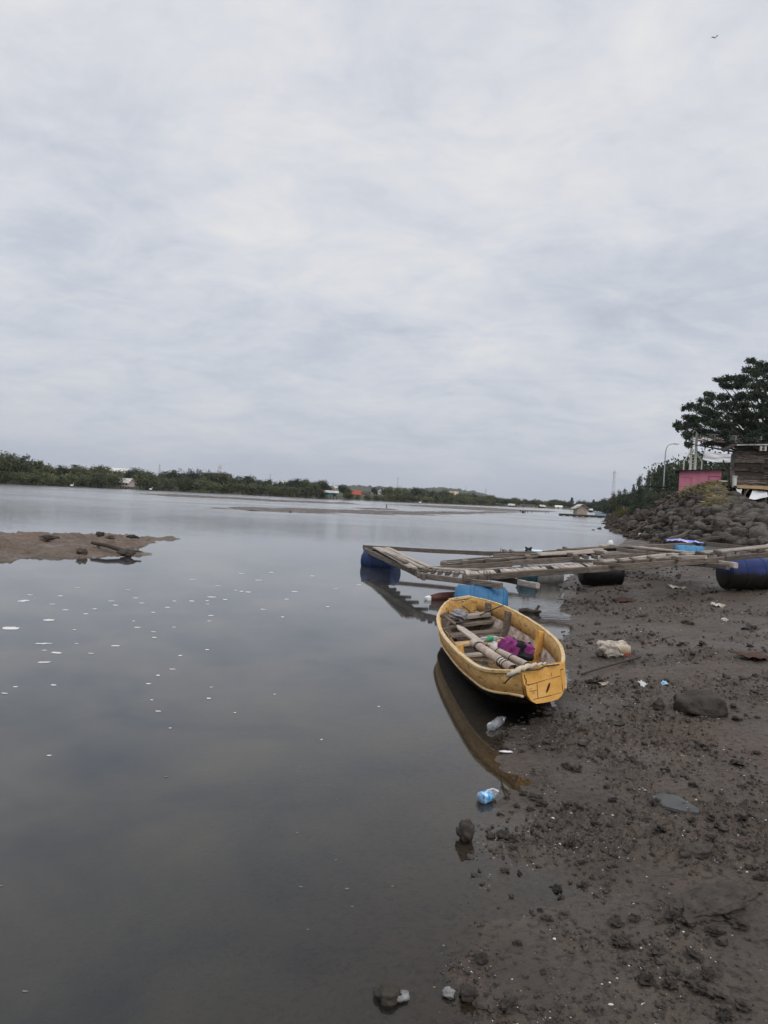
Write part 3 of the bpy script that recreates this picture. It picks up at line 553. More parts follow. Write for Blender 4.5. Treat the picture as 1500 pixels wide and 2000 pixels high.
def rope(name, pts, r, m, label, cat='rope', parent=None, sub=6):
    P = [Vector(p) for p in pts]; L = [crom(P, k / (sub * (len(P) - 1))) for k in range(sub * (len(P) - 1) + 1)]
    b = MB(); b.tube(L, r, 6); o = b.build(name, m, parent, True, org=None if parent else P[0])
    return o if parent else tag(o, label, cat)
rope('mooring_rope', [bp(903, 1183, .37), bp(908, 1187, .36), bp(916, 1193, .30), bp(919, 1201, .24), bp(925, 1206, .22), bp(950, 1196, .33), bp(975, 1185, .435), bp(985, 1182, .44), bp(992, 1186, .43)], .007, K['rope'], 'thin dark rope tied to the bulkhead near the bow of the yellow boat')
rope('stern_rope', [bp(986, 1334, .36), bp(998, 1322, .46), bp(1010, 1316, .475), bp(1018, 1309, .485), bp(1035, 1309, .485), bp(1052, 1307, .492), bp(1065, 1301, .50), bp(1078, 1300, .507), bp(1092, 1298, .512)], .006, K['rope'], 'dark cord lying across the top of the stern board of the yellow boat')
rope('twine', [bp(866, 1227, .30), bp(876, 1239, .27), bp(888, 1246, .2), bp(872, 1234, .25), bp(882, 1252, .22), bp(894, 1266, .2), bp(879, 1243, .24)], .006, K['tan'], 'loose tan twine hanging inside the left side of the yellow boat')
# paddle lying over the thwarts
p0 = bp(869, 1204, .335); p1 = bp(937, 1255, .28); dr = (p1 - p0).normalized(); sd = dr.cross(Vector((0, 0, 1))).normalized(); upv = sd.cross(dr)
pd = empty('paddle', p0); tag(pd, 'grey wooden paddle lying lengthwise in the yellow boat', 'paddle')
b = MB(); b.tube([p0, p0 + dr * .45], [.020, .017], 8); b.build('shaft', K['wood'], pd, True)
b = MB(); b.tube([p0 - sd * .06, p0 + sd * .06], .018, 8); b.build('grip', K['wood'], pd, True)
L = (p1 - p0).length; b = MB(); o = []
for k, w_ in ((.40, .018), (.45, .028), (.50, .045), (.75, .054), (1.0, .05)): o.append((p0 + dr * L * k, w_))
b.prism([p - sd * w_ - upv * .008 for p, w_ in o] + [p + sd * w_ - upv * .008 for p, w_ in o[::-1]], upv * .02); b.build('blade', K['woodpale'], pd)
# two rolled mats tied with dark cord
def roll(p0, p1, r, label, hollow):
    p0 = Vector(p0); p1 = Vector(p1); a = (p1 - p0).normalized(); L = (p1 - p0).length; e = empty('rolled_mat', p0); tag(e, label, 'rolled mat', 'rolled mats lying in the boat')
    b = MB(); n = 22; ring = 40
    for i in range(n + 1):
        c = p0 + a * L * i / n; u = a.cross(Vector((0, 0, 1))).normalized(); w_ = u.cross(a)
        for q in range(ring):
            th = q / ring * 2 * math.pi * 1.6; rr = r * (1 - .30 * q / ring) * (1 + .05 * float(vn(i * .5, q * .3, 7))); b.v.append(c + u * rr * math.cos(th) + w_ * rr * math.sin(th))
    for i in range(n):
        for q in range(ring - 1): b.f.append([i * ring + q, i * ring + q + 1, (i + 1) * ring + q + 1, (i + 1) * ring + q]); b.mi.append(0)
    b.build('mat_sheet', K['matroll'], e, True)
    b = MB(); b.lump(p1 - a * .06, (r * .55, r * .55, r * .55), 4); b.build('end_filling', K['woodpale'], e)
    for k in ((.14, .17) if hollow else (.2,)) + ((.74, .80, .85) if hollow else (.6,)):
        c = p0 + a * L * k; u = a.cross(Vector((0, 0, 1))).normalized(); w_ = u.cross(a); b = MB()
        b.tube([c + (u * math.cos(q) + w_ * math.sin(q)) * (r * 1.04) + a * .02 * math.sin(q) for q in [j * .3142 for j in range(21)]], .006, 6, False); b.build('binding_cord', K['rope'], e, True)
roll(bp(925, 1256, .27), bp(1003, 1308, .31), .047, 'thicker pale rolled mat bound with dark cord nearest the water side of the boat', True)
roll(bp(962, 1267, .23), bp(1030, 1300, .28), .038, 'thinner rolled mat half hidden behind the thicker roll in the boat', False)
# purple bag with a black band
def pillow(c, ex, ey, ez, n=14, seed=0, wob=.12, pw=.55):
    b = MB(); vs = []
    for j in range(n + 1):
        for i in range(2 * n):
            th = math.pi * j / n; ph = math.pi * i / n
            f_ = lambda q: math.copysign(abs(q) ** pw, q)
            d = Vector((f_(math.sin(th)) * f_(math.cos(ph)), f_(math.sin(th)) * f_(math.sin(ph)), f_(math.cos(th)))); k = 1 + wob * float(fbm(d.x * 2.3 + seed, d.y * 2.3 + d.z * 1.7, 3, seed))
            b.v.append(Vector(c) + (ex * d.x + ey * d.y + ez * d.z) * k); vs.append(d)
    for j in range(n):
        for i in range(2 * n):
            F_ = [j * 2 * n + i, (j + 1) * 2 * n + i, (j + 1) * 2 * n + (i + 1) % (2 * n), j * 2 * n + (i + 1) % (2 * n)]; b.f.append(F_); m_ = sum((vs[q] for q in F_), Vector()) / 4; b.mi.append(m_)
    return b
c = bp(1007, 1268, .27); ex = Vector((.14, .03, -.045)); ey = Vector((-.02, .085, 0)); ez = Vector((.035, 0, .085))
e = empty('purple_bag', c); tag(e, 'purple cloth bag with a wide black band lying in the boat', 'bag')
b = pillow(c, ex, ey, ez, 48, 3, .42, .38); b.mi = [1 if (-.12 < d.x + .25 * d.z < .50 or d.x > .66 and d.z < -.1) else 0 for d in b.mi]; b.build('bag_body', [K['purple'], K['black']], e, True)
b = MB(); b.tube([c + ex * .55 + ez * .9, c + ex * .75 + ez * 1.25, c + ex * 1.1 + ez * .9, c + ex * 1.15 + ez * .2], .012, 6); b.build('handle', K['black'], e, True)
b = MB(); b.lump(c + Vector((.10, -.05, -.06)), (.09, .06, .045), 8, 14, 9, .5); tag(b.build('dark_cloth', K['black'], None, True, org=c), 'crumpled black cloth under the purple bag in the boat', 'cloth')
c = bp(969, 1264, .215); b = MB(); b.lump(c, (.085, .06, .05), 5, 16, 10, .55, 3); tag(b.build('plastic_bag', K['whitebag'], None, True, org=c), 'crumpled white plastic bag beside the purple bag in the boat', 'plastic bag')
p0 = bp(936, 1250, .19); p1 = bp(979, 1246, .20); a = (p1 - p0).normalized(); L = (p1 - p0).length
e = empty('plastic_bottle', p0); tag(e, 'clear bottle with a green label lying on a floor board of the boat', 'bottle')
b = MB(); b.lathe(p0, a, [(0, .012), (.01, .026), (L * .3, .031), (L * .6, .031), (L * .75, .027), (L * .9, .013), (L * .96, .012)], 14); b.build('bottle_body', K['clear'], e, True)
b = MB(); b.lathe(p0 + a * L * .36, a, [(0, .0325), (L * .22, .0325)], 14); b.build('label_band', K['green'], e, True)
b = MB(); b.lathe(p0 + a * L * .95, a, [(0, .015), (.022, .015)], 12); b.build('bottle_cap', K['woodnew'], e, True)
b = MB(); c = bp(896, 1201, .29); b.lump(c, (.12, .10, .065), 9, 16, 10, .6, 2.6); tag(b.build('tarp_bundle', K['greytarp'], None, False, org=c), 'crumpled grey tarpaulin stuffed behind the bow bulkhead of the boat', 'tarpaulin')
b = MB(); pts = [bp(992, 1320, .44), bp(1004, 1313, .48), bp(1020, 1305, .505), bp(1040, 1300, .515), bp(1056, 1297, .52), bp(1066, 1296, .515)]
b.tube([crom(pts, k / 24) + Vector((0, 0, .006 * math.sin(k * 1.7))) for k in range(25)], [.009 + .014 * math.sin(math.pi * min(1, k / 22 + .12)) * (1 + .3 * math.sin(k * 2.1)) for k in range(25)], 10)
tag(b.build('cream_cloth', K['cloth'], None, True, org=pts[0]), 'twisted cream cloth draped over the stern board of the boat', 'cloth')
# ------------------------------------------------------------------ plank raft on drums
raft = empty('wooden_raft', (4, 16, .5)); tag(raft, 'grey timber raft of plank walkways floating on plastic drums', 'raft')
def P3(a): return aty(*a)
def rbeam(a, b_, w_=.06, h=.12,  m='wood', name='beam', jit=.007): return plank(name, P3(a), P3(b_), w_, h * .86, K[m], raft, jit, 8)
rbeam((709, 1068, 20.6), (960, 1081, 19.7)); rbeam((952, 1081, 19.75), (1092, 1082, 19.6)); rbeam((964, 1085, 19.4), (1070, 1083, 19.5), .08, .1)
rbeam((1060, 1079, 19.8), (1232, 1071, 20.6)); rbeam((1226, 1071, 20.5), (1378, 1062, 22.4), .07, .16); rbeam((1378, 1062, 22.3), (1482, 1074, 16.6), .06, .13)
rbeam((712, 1074, 20.2), (770, 1100, 16.9), .06, .13); rbeam((768, 1099, 16.9), (828, 1127, 14.2), .06, .13)
rbeam((818, 1124, 14.5), (981, 1144, 12.8), .08, .12); rbeam((1012, 1137, 13.4), (1049, 1144, 12.7), .07, .11, 'woodpale'); rbeam((930, 1122, 14.6), (1014, 1137, 13.38), .07, .11, 'wooddark')
rbeam((905, 1130, 13.35), (1150, 1113, 13.7), .06, .12); rbeam((1148, 1113, 13.7), (1424, 1093, 14.1), .06, .125); rbeam((1418, 1091, 13.95), (1600, 1075, 14.3), .06, .10)
rbeam((920, 1118, 13.9), (1300, 1095, 14.5), .06, .10)
rbeam((842, 1112, 15.6), (1000, 1100, 15.9), .06, .13); rbeam((996, 1100, 15.9), (1128, 1091, 16.2), .06, .13); rbeam((1120, 1095, 16.1), (1180, 1099, 15.6), .07, .10)
rbeam((1335, 1100, 14.8), (1422, 1108, 13.4), .08, .10); rbeam((1385, 1097, 14.5), (1438, 1103, 13.45), .08, .11, 'woodpale')
rbeam((870, 1106, 16.4), (1180, 1080, 17.0), .06, .10); rbeam((1180, 1086, 16.6), (1270, 1083, 16.8), .06, .1)
def walk(A0, A1, offs, m='woodpale', w_=.11, lift=.0, name='walkway_plank', dirv=(1, 0, 0)):
    a = P3(A0); b_ = P3(A1); d = Vector(dirv)
    for o in offs: plank(name, a.lerp(b_, R.uniform(0, .04)) + d * (o + R.uniform(-.02, .02)) + Vector((0, 0, lift + R.uniform(-.006, .006))), b_ + d * (o * .95 + R.uniform(-.02, .02)) + Vector((0, 0, lift)), w_, .03, K[m], raft, .012, 8)
def blocks(A0, A1, ts, ext, m='wood', h=.07, w_=.09, lift=0):
    a = P3(A0); b_ = P3(A1)
    for q in ts:
        p = a.lerp(b_, q) + Vector((0, 0, lift)); plank('cross_block', p, p + Vector(ext) * R.uniform(.9, 1.1), w_ * R.uniform(.85, 1.2), h, K[m], raft, .004, 2)
walk((728, 1067.5, 20.0), (803, 1107, 14.75), (.0, .13, .26, .39)); walk((745, 1080, 18.3), (792, 1102, 15.2), (.05,), 'wood', .1, .02)
blocks((716, 1073, 20.1), (824, 1124, 14.3), (.07, .18, .29, .41, .54, .68, .84), (.42, .12, .0), lift=.0)
walk((806, 1111, 15.0), (932, 1119, 14.0), (0, .16, .32), dirv=(.25, .9, 0), m='woodpale')
blocks((822, 1121, 14.5), (975, 1140, 12.9), (.06, .16, .26, .36, .47, .58, .70, .80), (.08, .5, .0), lift=.06)
a0, a1 = P3((915, 1122.5, 13.45)), P3((1186, 1104, 13.9))
for k in range(34):
    if k in (7, 19, 20, 28): continue
    p = a0.lerp(a1, (k + R.uniform(-.2, .2)) / 33) + Vector((0, 0, R.uniform(-.004, .008))); plank('slat', p + Vector((0, -.04, 0)), p + Vector((R.uniform(-.03, .05), .50 + R.uniform(-.05, .05), .01)), .085 * R.uniform(.8, 1.15), .022, K['woodpale'], raft, .003, 2)
walk((1172, 1098, 14.3), (1330, 1084, 15.0), (0, .15, .30), dirv=(0, 1, 0)); walk((1325, 1084.5, 15.0), (1520, 1067, 15.8), (0, .15, .30), dirv=(0, 1, 0))
blocks((1180, 1103, 14.1), (1440, 1081, 14.7), (.0, .13, .24, .37, .52, .62, .76, .9), (.03, .45, .02), h=.09)
rbeam((1160, 1099, 14.0), (1222, 1105, 13.5), .07, .08); rbeam((1300, 1089, 14.6), (1380, 1087, 14.0), .07, .08, 'woodpale'); rbeam((1300, 1094, 14.3), (1330, 1092, 13.8), .07, .07)
walk((863, 1099.5, 16.0), (1060, 1083, 16.6), (0, .34), dirv=(0, 1, 0), m='wood', w_=.09); walk((1050, 1084, 16.5), (1185, 1076, 17.0), (0, .16, .34), dirv=(0, 1, 0))
blocks((866, 1102, 15.8), (1180, 1079, 16.8), (.0, .13, .27, .52, .78, .97), (.04, .5, .0), w_=.13)
blocks((1128, 1089, 16.0), (1182, 1088, 15.9), (0, .33, .66, 1), (.05, .4, 0))
walk((1090, 1075, 19.9), (1255, 1066, 20.4), (0, .15, .3), dirv=(0, 1, 0), m='wood'); blocks((985, 1080, 19.5), (1230, 1069, 20.4), (.02, .07, .5, .9), (0, .5, .02))
walk((1228, 1067, 20.2), (1345, 1080.5, 15.2), (0, .15, .30, .45)); blocks((1215, 1074, 19.5), (1320, 1085, 15.3), (.02, .2, .35, .55, .75), (.5, .0, 0))
rbeam((1206, 1073, 19.8), (1300, 1085, 15.4), .06, .1); rbeam((1240, 1074, 19.0), (1360, 1086, 15.0), .06, .1)
walk((1466, 1074, 16.4), (1560, 1046, 19.0), (0, .15, .30, .45)); rbeam((1480, 1075, 16.3), (1600, 1056, 18.5), .06, .1)
for a in ((978, 1073, 19.4), (1025, 1117, 14.6), (997, 1112, 14.4), (1161, 1080, 17)):
    p = P3(a); b = MB(); b.tube([p - Vector((0, 0, .09)), p + Vector((.004, 0, .04))], .008, 5); b.build('nail', K['rust'], raft)
p = P3((955, 1126, 13.3)); b = MB()
for k in range(3): b.tube([p + Vector((-.05 * k, -.04, .09)), p + Vector((-.05 * k + .02, -.07, -.02)), p + Vector((-.05 * k, -.03, -.20))], .007, 5)
b.build('lashing', K['rope'], raft, True)
# plastic drums
def drum(c, yaw, mt, label, L=.90, r=.29, tilt=0):
    e = bpy.data.objects.new('plastic_drum', None); link(e); e.location = c; e.rotation_euler = (0, tilt, yaw); ORG[e.name] = Vector()
    pr = [(-L / 2, 0), (-L / 2, r * .70), (-L / 2 + .012, r * .82), (-L / 2 + .04, r * .92), (-L / 2 + .08, r * .985)]
    for k in (-.17, .17): pr += [(k * L - .035, r), (k * L - .022, r * 1.035), (k * L + .022, r * 1.035), (k * L + .035, r)]
    pr += [(L / 2 - .08, r * .985), (L / 2 - .04, r * .92), (L / 2 - .012, r * .82), (L / 2, r * .70), (L / 2, 0)]
    b = MB(); b.lathe((0, 0, 0), (1, 0, 0), pr, 40); o = b.build('drum_shell', mt, e, True)
    for k in (-1, 1): b = MB(); b.lathe((k * (L / 2 - .07) - .02, 0, 0), (1, 0, 0), [(0, r * .95), (.006, r * 1.015), (.034, r * 1.015), (.04, r * .95)], 40); b.build('drum_rim', mt, e, True)
    for (yy, zz_) in ((.16, .1), (-.14, .12)): b = MB(); b.lathe((-L / 2 - .012, yy, zz_), (1, 0, 0), [(0, .03), (.02, .03)], 12); b.build('bung', mt, e)
    o.data.polygons.foreach_set('use_smooth', [True] * len(o.data.polygons))
    m_ = o.modifiers.new('edges', 'EDGE_SPLIT'); m_.split_angle = math.radians(35)
    return tag(e, label, 'drum', 'plastic drums floating the raft')
def at(px, Y, z): p = atyz(px, Y, z); return p
drum(at(744, 19.7, .14), -.45, drummat('navy_drum_plastic', (.014, .032, .095), -.16), 'dark blue drum floating under the far water corner of the raft', L=.95)
drum(at(939, 13.15, .06), -.12, drummat('light_blue_drum_plastic', (.030, .125, .25), .0), 'light blue drum in the water right behind the bow of the yellow boat', L=.90, r=.31)
drum(at(1174, 17.0, .37), .05, drummat('black_drum_plastic', (.004, .004, .006), -.2), 'black drum on the mud under the middle walkway of the raft', L=.92, r=.28)
drum(at(1464, 14.6, .71), .10, drummat('royal_blue_drum_plastic', (.006, .022, .115), .03), 'large royal blue drum with a black slimed lower half on the mud', L=1.10, r=.30)
drum(at(1344, 21.6, .60), .06, drummat('sky_blue_drum_plastic', (.04, .19, .36), -.35), 'sky blue drum under the far mud side corner of the raft beside the rocks', L=.88)
drum(at(1034, 18.3, .10), .1, drummat('teal_drum_plastic', (.015, .06, .085), -.15), 'dark teal drum floating under the rear walkway beside a pale drum', L=.5, r=.26)
drum(at(1072, 18.2, .13), .1, drummat('pale_grey_drum_plastic', (.20, .20, .19), -.25), 'pale grey drum floating under the rear walkway beside the dark teal drum', L=.62, r=.26)
def sheet(name, c, lx, ly, m, label, cat, rz=0, amp=.04, seed=0, edge=.0):
    n = 18; vs = []; fs = []; cr, sr = math.cos(rz), math.sin(rz)
    for lay in (0, .006):
        for j in range(n + 1):
            for i in range(n + 1):
                x = (i / n - .5) * lx * (1 + .12 * float(fbm(j * .4, 3, 2, seed))); y = (j / n - .5) * ly * (1 + .15 * float(fbm(i * .4, 9, 2, seed + 1)))
                q = max(abs(i / n - .5), abs(j / n - .5)) * 2; vs.append((c[0] + x * cr - y * sr, c[1] + x * sr + y * cr, c[2] + lay + amp * float(fbm(x * 5 / max(lx, .2), y * 5 / max(lx, .2), 3, seed)) - edge * max(0, q - .6)))
    N = (n + 1) ** 2
    for j in range(n):
        for i in range(n):
            a = j * (n + 1) + i; fs += [(a, a + 1, a + n + 2, a + n + 1), (N + a, N + a + n + 1, N + a + n + 2, N + a + 1)]
    for k in range(n):
        for a, b_ in ((k, k + 1), (n * (n + 1) + k + 1, n * (n + 1) + k), ((k + 1) * (n + 1), k * (n + 1)), (k * (n + 1) + n, (k + 1) * (n + 1) + n)): fs.append((b_, a, N + a, N + b_))
    b = MB(); b.add(vs, fs); return tag(b.build(name, m, None, True, org=c), label, cat)
p = P3((1337, 1058, 22.2)); sheet('tarp_sheet', (p.x, p.y, p.z + .02), .95, .5, K['lilac'], 'crumpled blue tarp lying on the far corner beam of the raft', 'tarp', .1, .08, 3, .1)
p = P3((1056, 1075.5, 20.2)); sheet('plastic_sheet', (p.x, p.y, p.z), .85, .4, K['paleblue'], 'flat pale blue plastic sheet on the far beam of the raft', 'plastic sheet', 0, .02, 5)
p = P3((1192, 1065, 20.9)); e = empty('styrofoam_block', p); b = MB(); b.lump(p + Vector((0, 0, .03)), (.09, .08, .10), 2, 12, 8, .3); b.build('foam_lump', K['foam'], e, True); b = MB(); b.box(p + Vector((-.16, 0, -.03)), (.24, .16, .05), .2); b.build('foam_plate', K['cloth'], e); tag(e, 'whitish foam lump lying on the far beam of the raft', 'foam block')
p = P3((1032, 1076, 20.0)); b = MB()
for k in range(5): b.tube([p + Vector((.08 * math.cos(q + k), .04 * math.sin(q + k * 2), .02 * k + .02 * math.sin(q * 2 + k))) for q in [j * .5 for j in range(13)]], .011, 5)
tag(b.build('rope_tangle', K['rope'], None, True, org=p), 'small dark tangle of rope on the far beam beside the pale blue sheet', 'rope')
p = P3((1263, 1060, 17.5)); 
p = P3((1125, 1116, 14.2)); b = MB(); b.lump(p, (.025, .02, .06), 3, 8, 6, .4); b.lump(p + Vector((-.03, 0, -.11)), (.03, .02, .04), 4, 8, 6, .4); tag(b.build('white_rag', K['whitebag'], None, True, org=p), 'torn white rag hanging under the middle walkway of the raft', 'rag')
# ------------------------------------------------------------------ things afloat
p0 = onz(840, 1169, .03); p1 = onz(905, 1166, .05); a = (p1 - p0).normalized(); L = (p1 - p0).length; e = empty('maroon_float', p0); tag(e, 'maroon tapered float with a white foam tip lying in the water under the raft', 'float')
b = MB(); b.tube([p0 + a * L * k for k in (0, .1, .3, .6, .85, 1)], [.05, .075, .10, .105, .10, .08], 14); b.build('float_body', K['maroon'], e, True)
b = MB(); b.lump(p0 - a * .03, (.085, .06, .06), 6, 12, 8, .35); b.build('foam_tip', K['foam'], e, True)
b = MB(); b.tube([p0 + a * L * .78, p0 + a * L * 1.0], [.108, .09], 14); b.build('red_band', K['red'], e, True)
p0 = onz(1013, 1193, .02); p1 = onz(1054, 1196, .02); b = MB(); b.tube([p0, p0.lerp(p1, .35) + Vector((0, 0, .02)), p0.lerp(p1, .8), p1], [.035, .042, .03, .02], 8); b.tube([p0.lerp(p1, .75), p1 + Vector((-.01, -.12, .03))], [.03, .022], 7); b.tube([p0.lerp(p1, .8), p1 + Vector((0, .08, .10))], [.028, .02], 7)
tag(b.build('driftwood', K['wooddark'], None, False, org=p0), 'short dark forked piece of driftwood floating beyond the yellow boat', 'driftwood')
def bottle(pa, pb, r, label, lab, z=.02):
    p0 = onz(*pa, z); p1 = onz(*pb, z + .015); a = (p1 - p0).normalized(); L = (p1 - p0).length; e = empty('plastic_bottle', p0); tag(e, label, 'bottle')
    b = MB(); pr = [(0, r * .2), (.006, r * .85), (.02, r), (L * .22, r * .96), (L * .3, r * 1.0), (L * .62, r), (L * .78, r * .8), (L * .92, r * .36), (L, r * .33)]; b.lathe(p0, a, pr, 18)
    for i, v_ in enumerate(b.v): b.v[i] = v_ + Vector((0, 0, .010 * float(fbm(v_.x * 40, v_.y * 40, 2, 3))))
    b.build('bottle_body', K['clear'], e, True); b = MB(); b.lathe(p0 + a * L * lab[0], a, [(0, r * 1.03), (L * lab[1] * .5, r * 1.05), (L * lab[1], r * 1.03)], 18); b.build('label_band', K[lab[2]], e, True)
bottle((936, 1561), (975, 1546), .036, 'crushed clear water bottle with a sky blue label floating at the mud edge', (.06, .45, 'bluelabel'), .022)
bottle((957, 1421), (986, 1402), .036, 'clear crushed bottle with a faded label floating in the shadow of the boat', (.3, .34, 'greytarp'), .022)
FO = [(22, 1227, 40, 10), (47, 1173, 15, 8), (94, 1211, 25, 8), (83, 1257, 40, 5), (111, 1275, 28, 5), (85, 1293, 28, 5), (58, 1162, 12, 3), (101, 1180, 12, 3), (118, 1164, 10, 3), (128, 1191, 12, 3), (145, 1230, 7, 3), (149, 1257, 8, 3), (168, 1199, 10, 3), (185, 1189, 8, 3), (177, 1276, 12, 3), (217, 1174, 14, 3), (226, 1182, 11, 3), (225, 1261, 16, 4), (264, 1168, 11, 3), (276, 1178, 12, 3), (261, 1213, 5, 3), (268, 1225, 12, 3), (299, 1196, 9, 3), (299, 1234, 10, 3), (302, 1245, 10, 3), (327, 1186, 10, 3), (340, 1174, 8, 3), (339, 1225, 6, 4), (375, 1174, 12, 3), (405, 1173, 6, 3), (412, 1166, 18, 4), (405, 1180, 6, 3), (440, 1171, 9, 3), (412, 1202, 10, 3), (408, 1213, 7, 3), (460, 1153, 7, 3), (472, 1155, 8, 3), (485, 1156, 11, 3), (513, 1190, 11, 3), (86, 1270, 9, 4), (105, 1338, 12, 4), (30, 1341, 8, 4), (8, 1354, 14, 4), (336, 1307, 13, 4), (309, 1319, 8, 4), (290, 1335, 9, 4), (296, 1367, 6, 4), (308, 1389, 12, 5), (408, 1364, 9, 4), (352, 1280, 7, 4), (404, 1269, 8, 4), (332, 1422, 6, 4), (459, 1392, 5, 3), (96, 1475, 9, 4), (324, 1517, 7, 4), (412, 1342, 6, 3), (552, 1205, 7, 3), (575, 1155, 12, 3), (375, 1132, 12, 2), (425, 1144, 14, 2), (610, 1125, 10, 2), (560, 1170, 8, 3), (640, 1185, 7, 3), (587, 1732, 11, 5), (678, 1736, 10, 5), (656, 1679, 4, 3), (658, 1561, 5, 3), (48, 1936, 16, 8), (767, 1731, 6, 4), (601, 1815, 6, 4), (580, 1627, 7, 4), (2, 1730, 9, 5), (688, 1771, 6, 4), (505, 1133, 14, 2), (470, 1120, 12, 2), (655, 1150, 9, 2), (530, 1118, 10, 2), (700, 1142, 9, 2), (250, 1152, 10, 2), (150, 1148, 10, 2), (740, 1380, 5, 3), (628, 1444, 5, 3), (536, 1356, 5, 3)]
fp = []
for q in range(4):
    b = MB(); b.lump((0, 0, 0), (.5, .5, .18), q + 3, 14, 6, .7, 1.8)
    if q % 2: b.lump((.42, .15, -.02), (.3, .22, .14), q + 9, 10, 5, .6)
    fp.append(b)
for i, (px, py, wx, wy) in enumerate(FO):
    p = onz(px, py, .002); b = fp[i % 4]
    if i < 4: o = b.build('foam_fleck', K['foam'], None, True); fp[i] = (b, o)
    else: o = fp[i % 4][1].copy(); link(o)
    dep_ = p.y; o.location = p; o.rotation_euler = (0, 0, R.uniform(-.3, .3)); sxx = wx * pxm(dep_) * (.66 if wx >= 25 else .8 if py < 1480 else .65); o.scale = (sxx, max(sxx * .5, wy * pxm(dep_) / max(.1, CH / dep_) * .5), .007)
    fp_ = fp[i % 4]; fp[i % 4] = fp_
    if i < 4: pass
    big = wx >= 25; o.data.materials[0] = K['foam']
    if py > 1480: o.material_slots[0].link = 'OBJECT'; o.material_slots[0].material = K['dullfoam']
    tag(o, 'larger white foam streak floating on the water near the left edge' if big else 'tiny white fleck of foam floating on the open water', 'foam', 'large foam streaks' if big else 'small foam flecks on the water')
    if i < 4: fp[i] = (b, o)
# ------------------------------------------------------------------ litter and lumps on the mud
def lumpobj(name, px, py, wpx, hpx, m, label, cat, seed, dep_=.8, rough=.35, group=None, nu=18, nv=12, sink=.25, freq=2.2, rz=0, z=None):
    p = ground_z(px, py) if z is None else onz(px, py, z); s = pxm(p.y); b = MB(); b.lump((0, 0, 0), (wpx * s / 2, wpx * s / 2 * dep_, hpx * s / 2), seed, nu, nv, rough, freq)
    o = b.build(name, m, None, False); o.location = p + Vector((0, 0, hpx * s / 2 * (1 - 2 * sink))); o.rotation_euler = (0, 0, rz); o.data.polygons.foreach_set('use_smooth', [True] * len(o.data.polygons)); return tag(o, label, cat, group)
p = ground_z(1200, 1286); s = pxm(p.y); e = empty('sack', p); tag(e, 'dirty white sack tied up and lying on the mud behind the long stick', 'sack')
b = pillow(p + Vector((-.01, .06, .085)), Vector((.165, .0, 0)), Vector((0, .11, 0)), Vector((0, 0, .095)), 26, 6, .6, .7); b.mi = [0] * len(b.mi); b.build('sack_body', K['sack'], e, True)
b = MB()
for k in range(7): b.tube([p + Vector((-.02 + .02 * k, -.02 + .01 * k, .17)), p + Vector((.02 + .022 * k, -.05, .15)), p + Vector((.06 + .016 * k, -.065, .075))], [.008, .016, .008], 6)
b.build('sack_folds', K['cloth'], e, True)
b = MB(); b.lathe(p + Vector((.115, -.01, .055)), (.35, -1, 0), [(0, .02), (.01, .05), (.03, .056), (.05, .052), (.06, .03)], 16); b.build('red_end', K['red'], e, True)
p0 = ground_z(1135, 1320); p1 = ground_z(1250, 1293); b = MB(); b.tube([p0 + Vector((0, 0, .012)), p0.lerp(p1, .3) + Vector((0, 0, .02)), p0.lerp(p1, .65) + Vector((0, 0, .022)), p1 + Vector((0, 0, .015))], [.010, .014, .016, .012], 8); tag(b.build('stick', K['wooddark'], None, True, org=p0), 'long thin dark stick lying on the mud in front of the white sack', 'stick')
lumpobj('rock', 1368, 1392, 96, 62, K['wetrock'], 'large dark wet rock half buried in the mud right of the boat', 'rock', 12, .9, .28, nu=30, nv=20, sink=.3)
lumpobj('rock', 1432, 1385, 12, 10, K['wetrock'], 'small dark stone on the mud just right of the big wet rock', 'rock', 14)
p = ground_z(1315, 1578); s = pxm(p.y); L = [(-40, 4), (-36, -8), (-5, -13), (18, -8), (38, 12), (30, 18), (6, 16), (-22, 10)]; b = MB(); b.prism([p + Vector((x * s, -y * s * 2.6, .012)) for x, y in L], (0, 0, .02)); o = b.build('stone_slab', K['slab'], None, False, org=p); o.rotation_euler = (.07, -.03, 0); tag(o, 'flat grey slab of stone lying on the mud in the foreground', 'slab')
lumpobj('mud_mound', 1395, 1770, 215, 58, K['clod'], 'long dark muddy mound lying diagonally at the right foreground', 'mound', 23, .42, .2, nu=130, nv=80, sink=.42, freq=4, rz=.5)
lumpobj('mud_mound', 1360, 1672, 70, 34, K['clod'], 'dark lump of mud just beyond the long muddy mound', 'mound', 26, .6, .3, nu=40, nv=26, sink=.40, freq=3.2, rz=.2)
lumpobj('mud_clump', 908, 1640, 36, 42, K['clod'], 'upright brown clump of mud standing in the shallow water', 'mud clump', 27, .9, .45, nu=24, nv=16, sink=.12, freq=3, z=.0)
lumpobj('stone', 757, 1950, 48, 34, K['wetrock'], 'brown stone in the shallows with a patch of white foam at its side', 'stone', 31, .9, .4, nu=24, nv=16, sink=.3, z=0.0)
p = onz(777, 1946, .006); b = MB(); b.lump((0, 0, 0), (.042, .034, .012), 5, 22, 8, .35); o = b.build('foam_patch', K['dullfoam'], None, True); o.location = p; tag(o, 'round patch of white foam against the brown stone in the shallows', 'foam')
lumpobj('shell', 876, 1944, 26, 18, K['dullfoam'], 'pale pinkish shell lump in the shallows near the bottom', 'shell', 33, .9, .5, z=.0)
lumpobj('mud_clump', 914, 1950, 34, 36, K['clod'], 'dark spiky mud clump at the water edge near the bottom', 'mud clump', 35, .9, .6, nu=20, nv=14, freq=3.4)
p = ground_z(988, 1471); b = MB(); b.lump((0, 0, 0), (.045, .020, .005), 5, 16, 6, .6); o = b.build('foam_patch', K['foam'], None, True); o.location = (p.x, p.y, .012); tag(o, 'elongated white foam patch at the mud edge below the boat', 'foam')
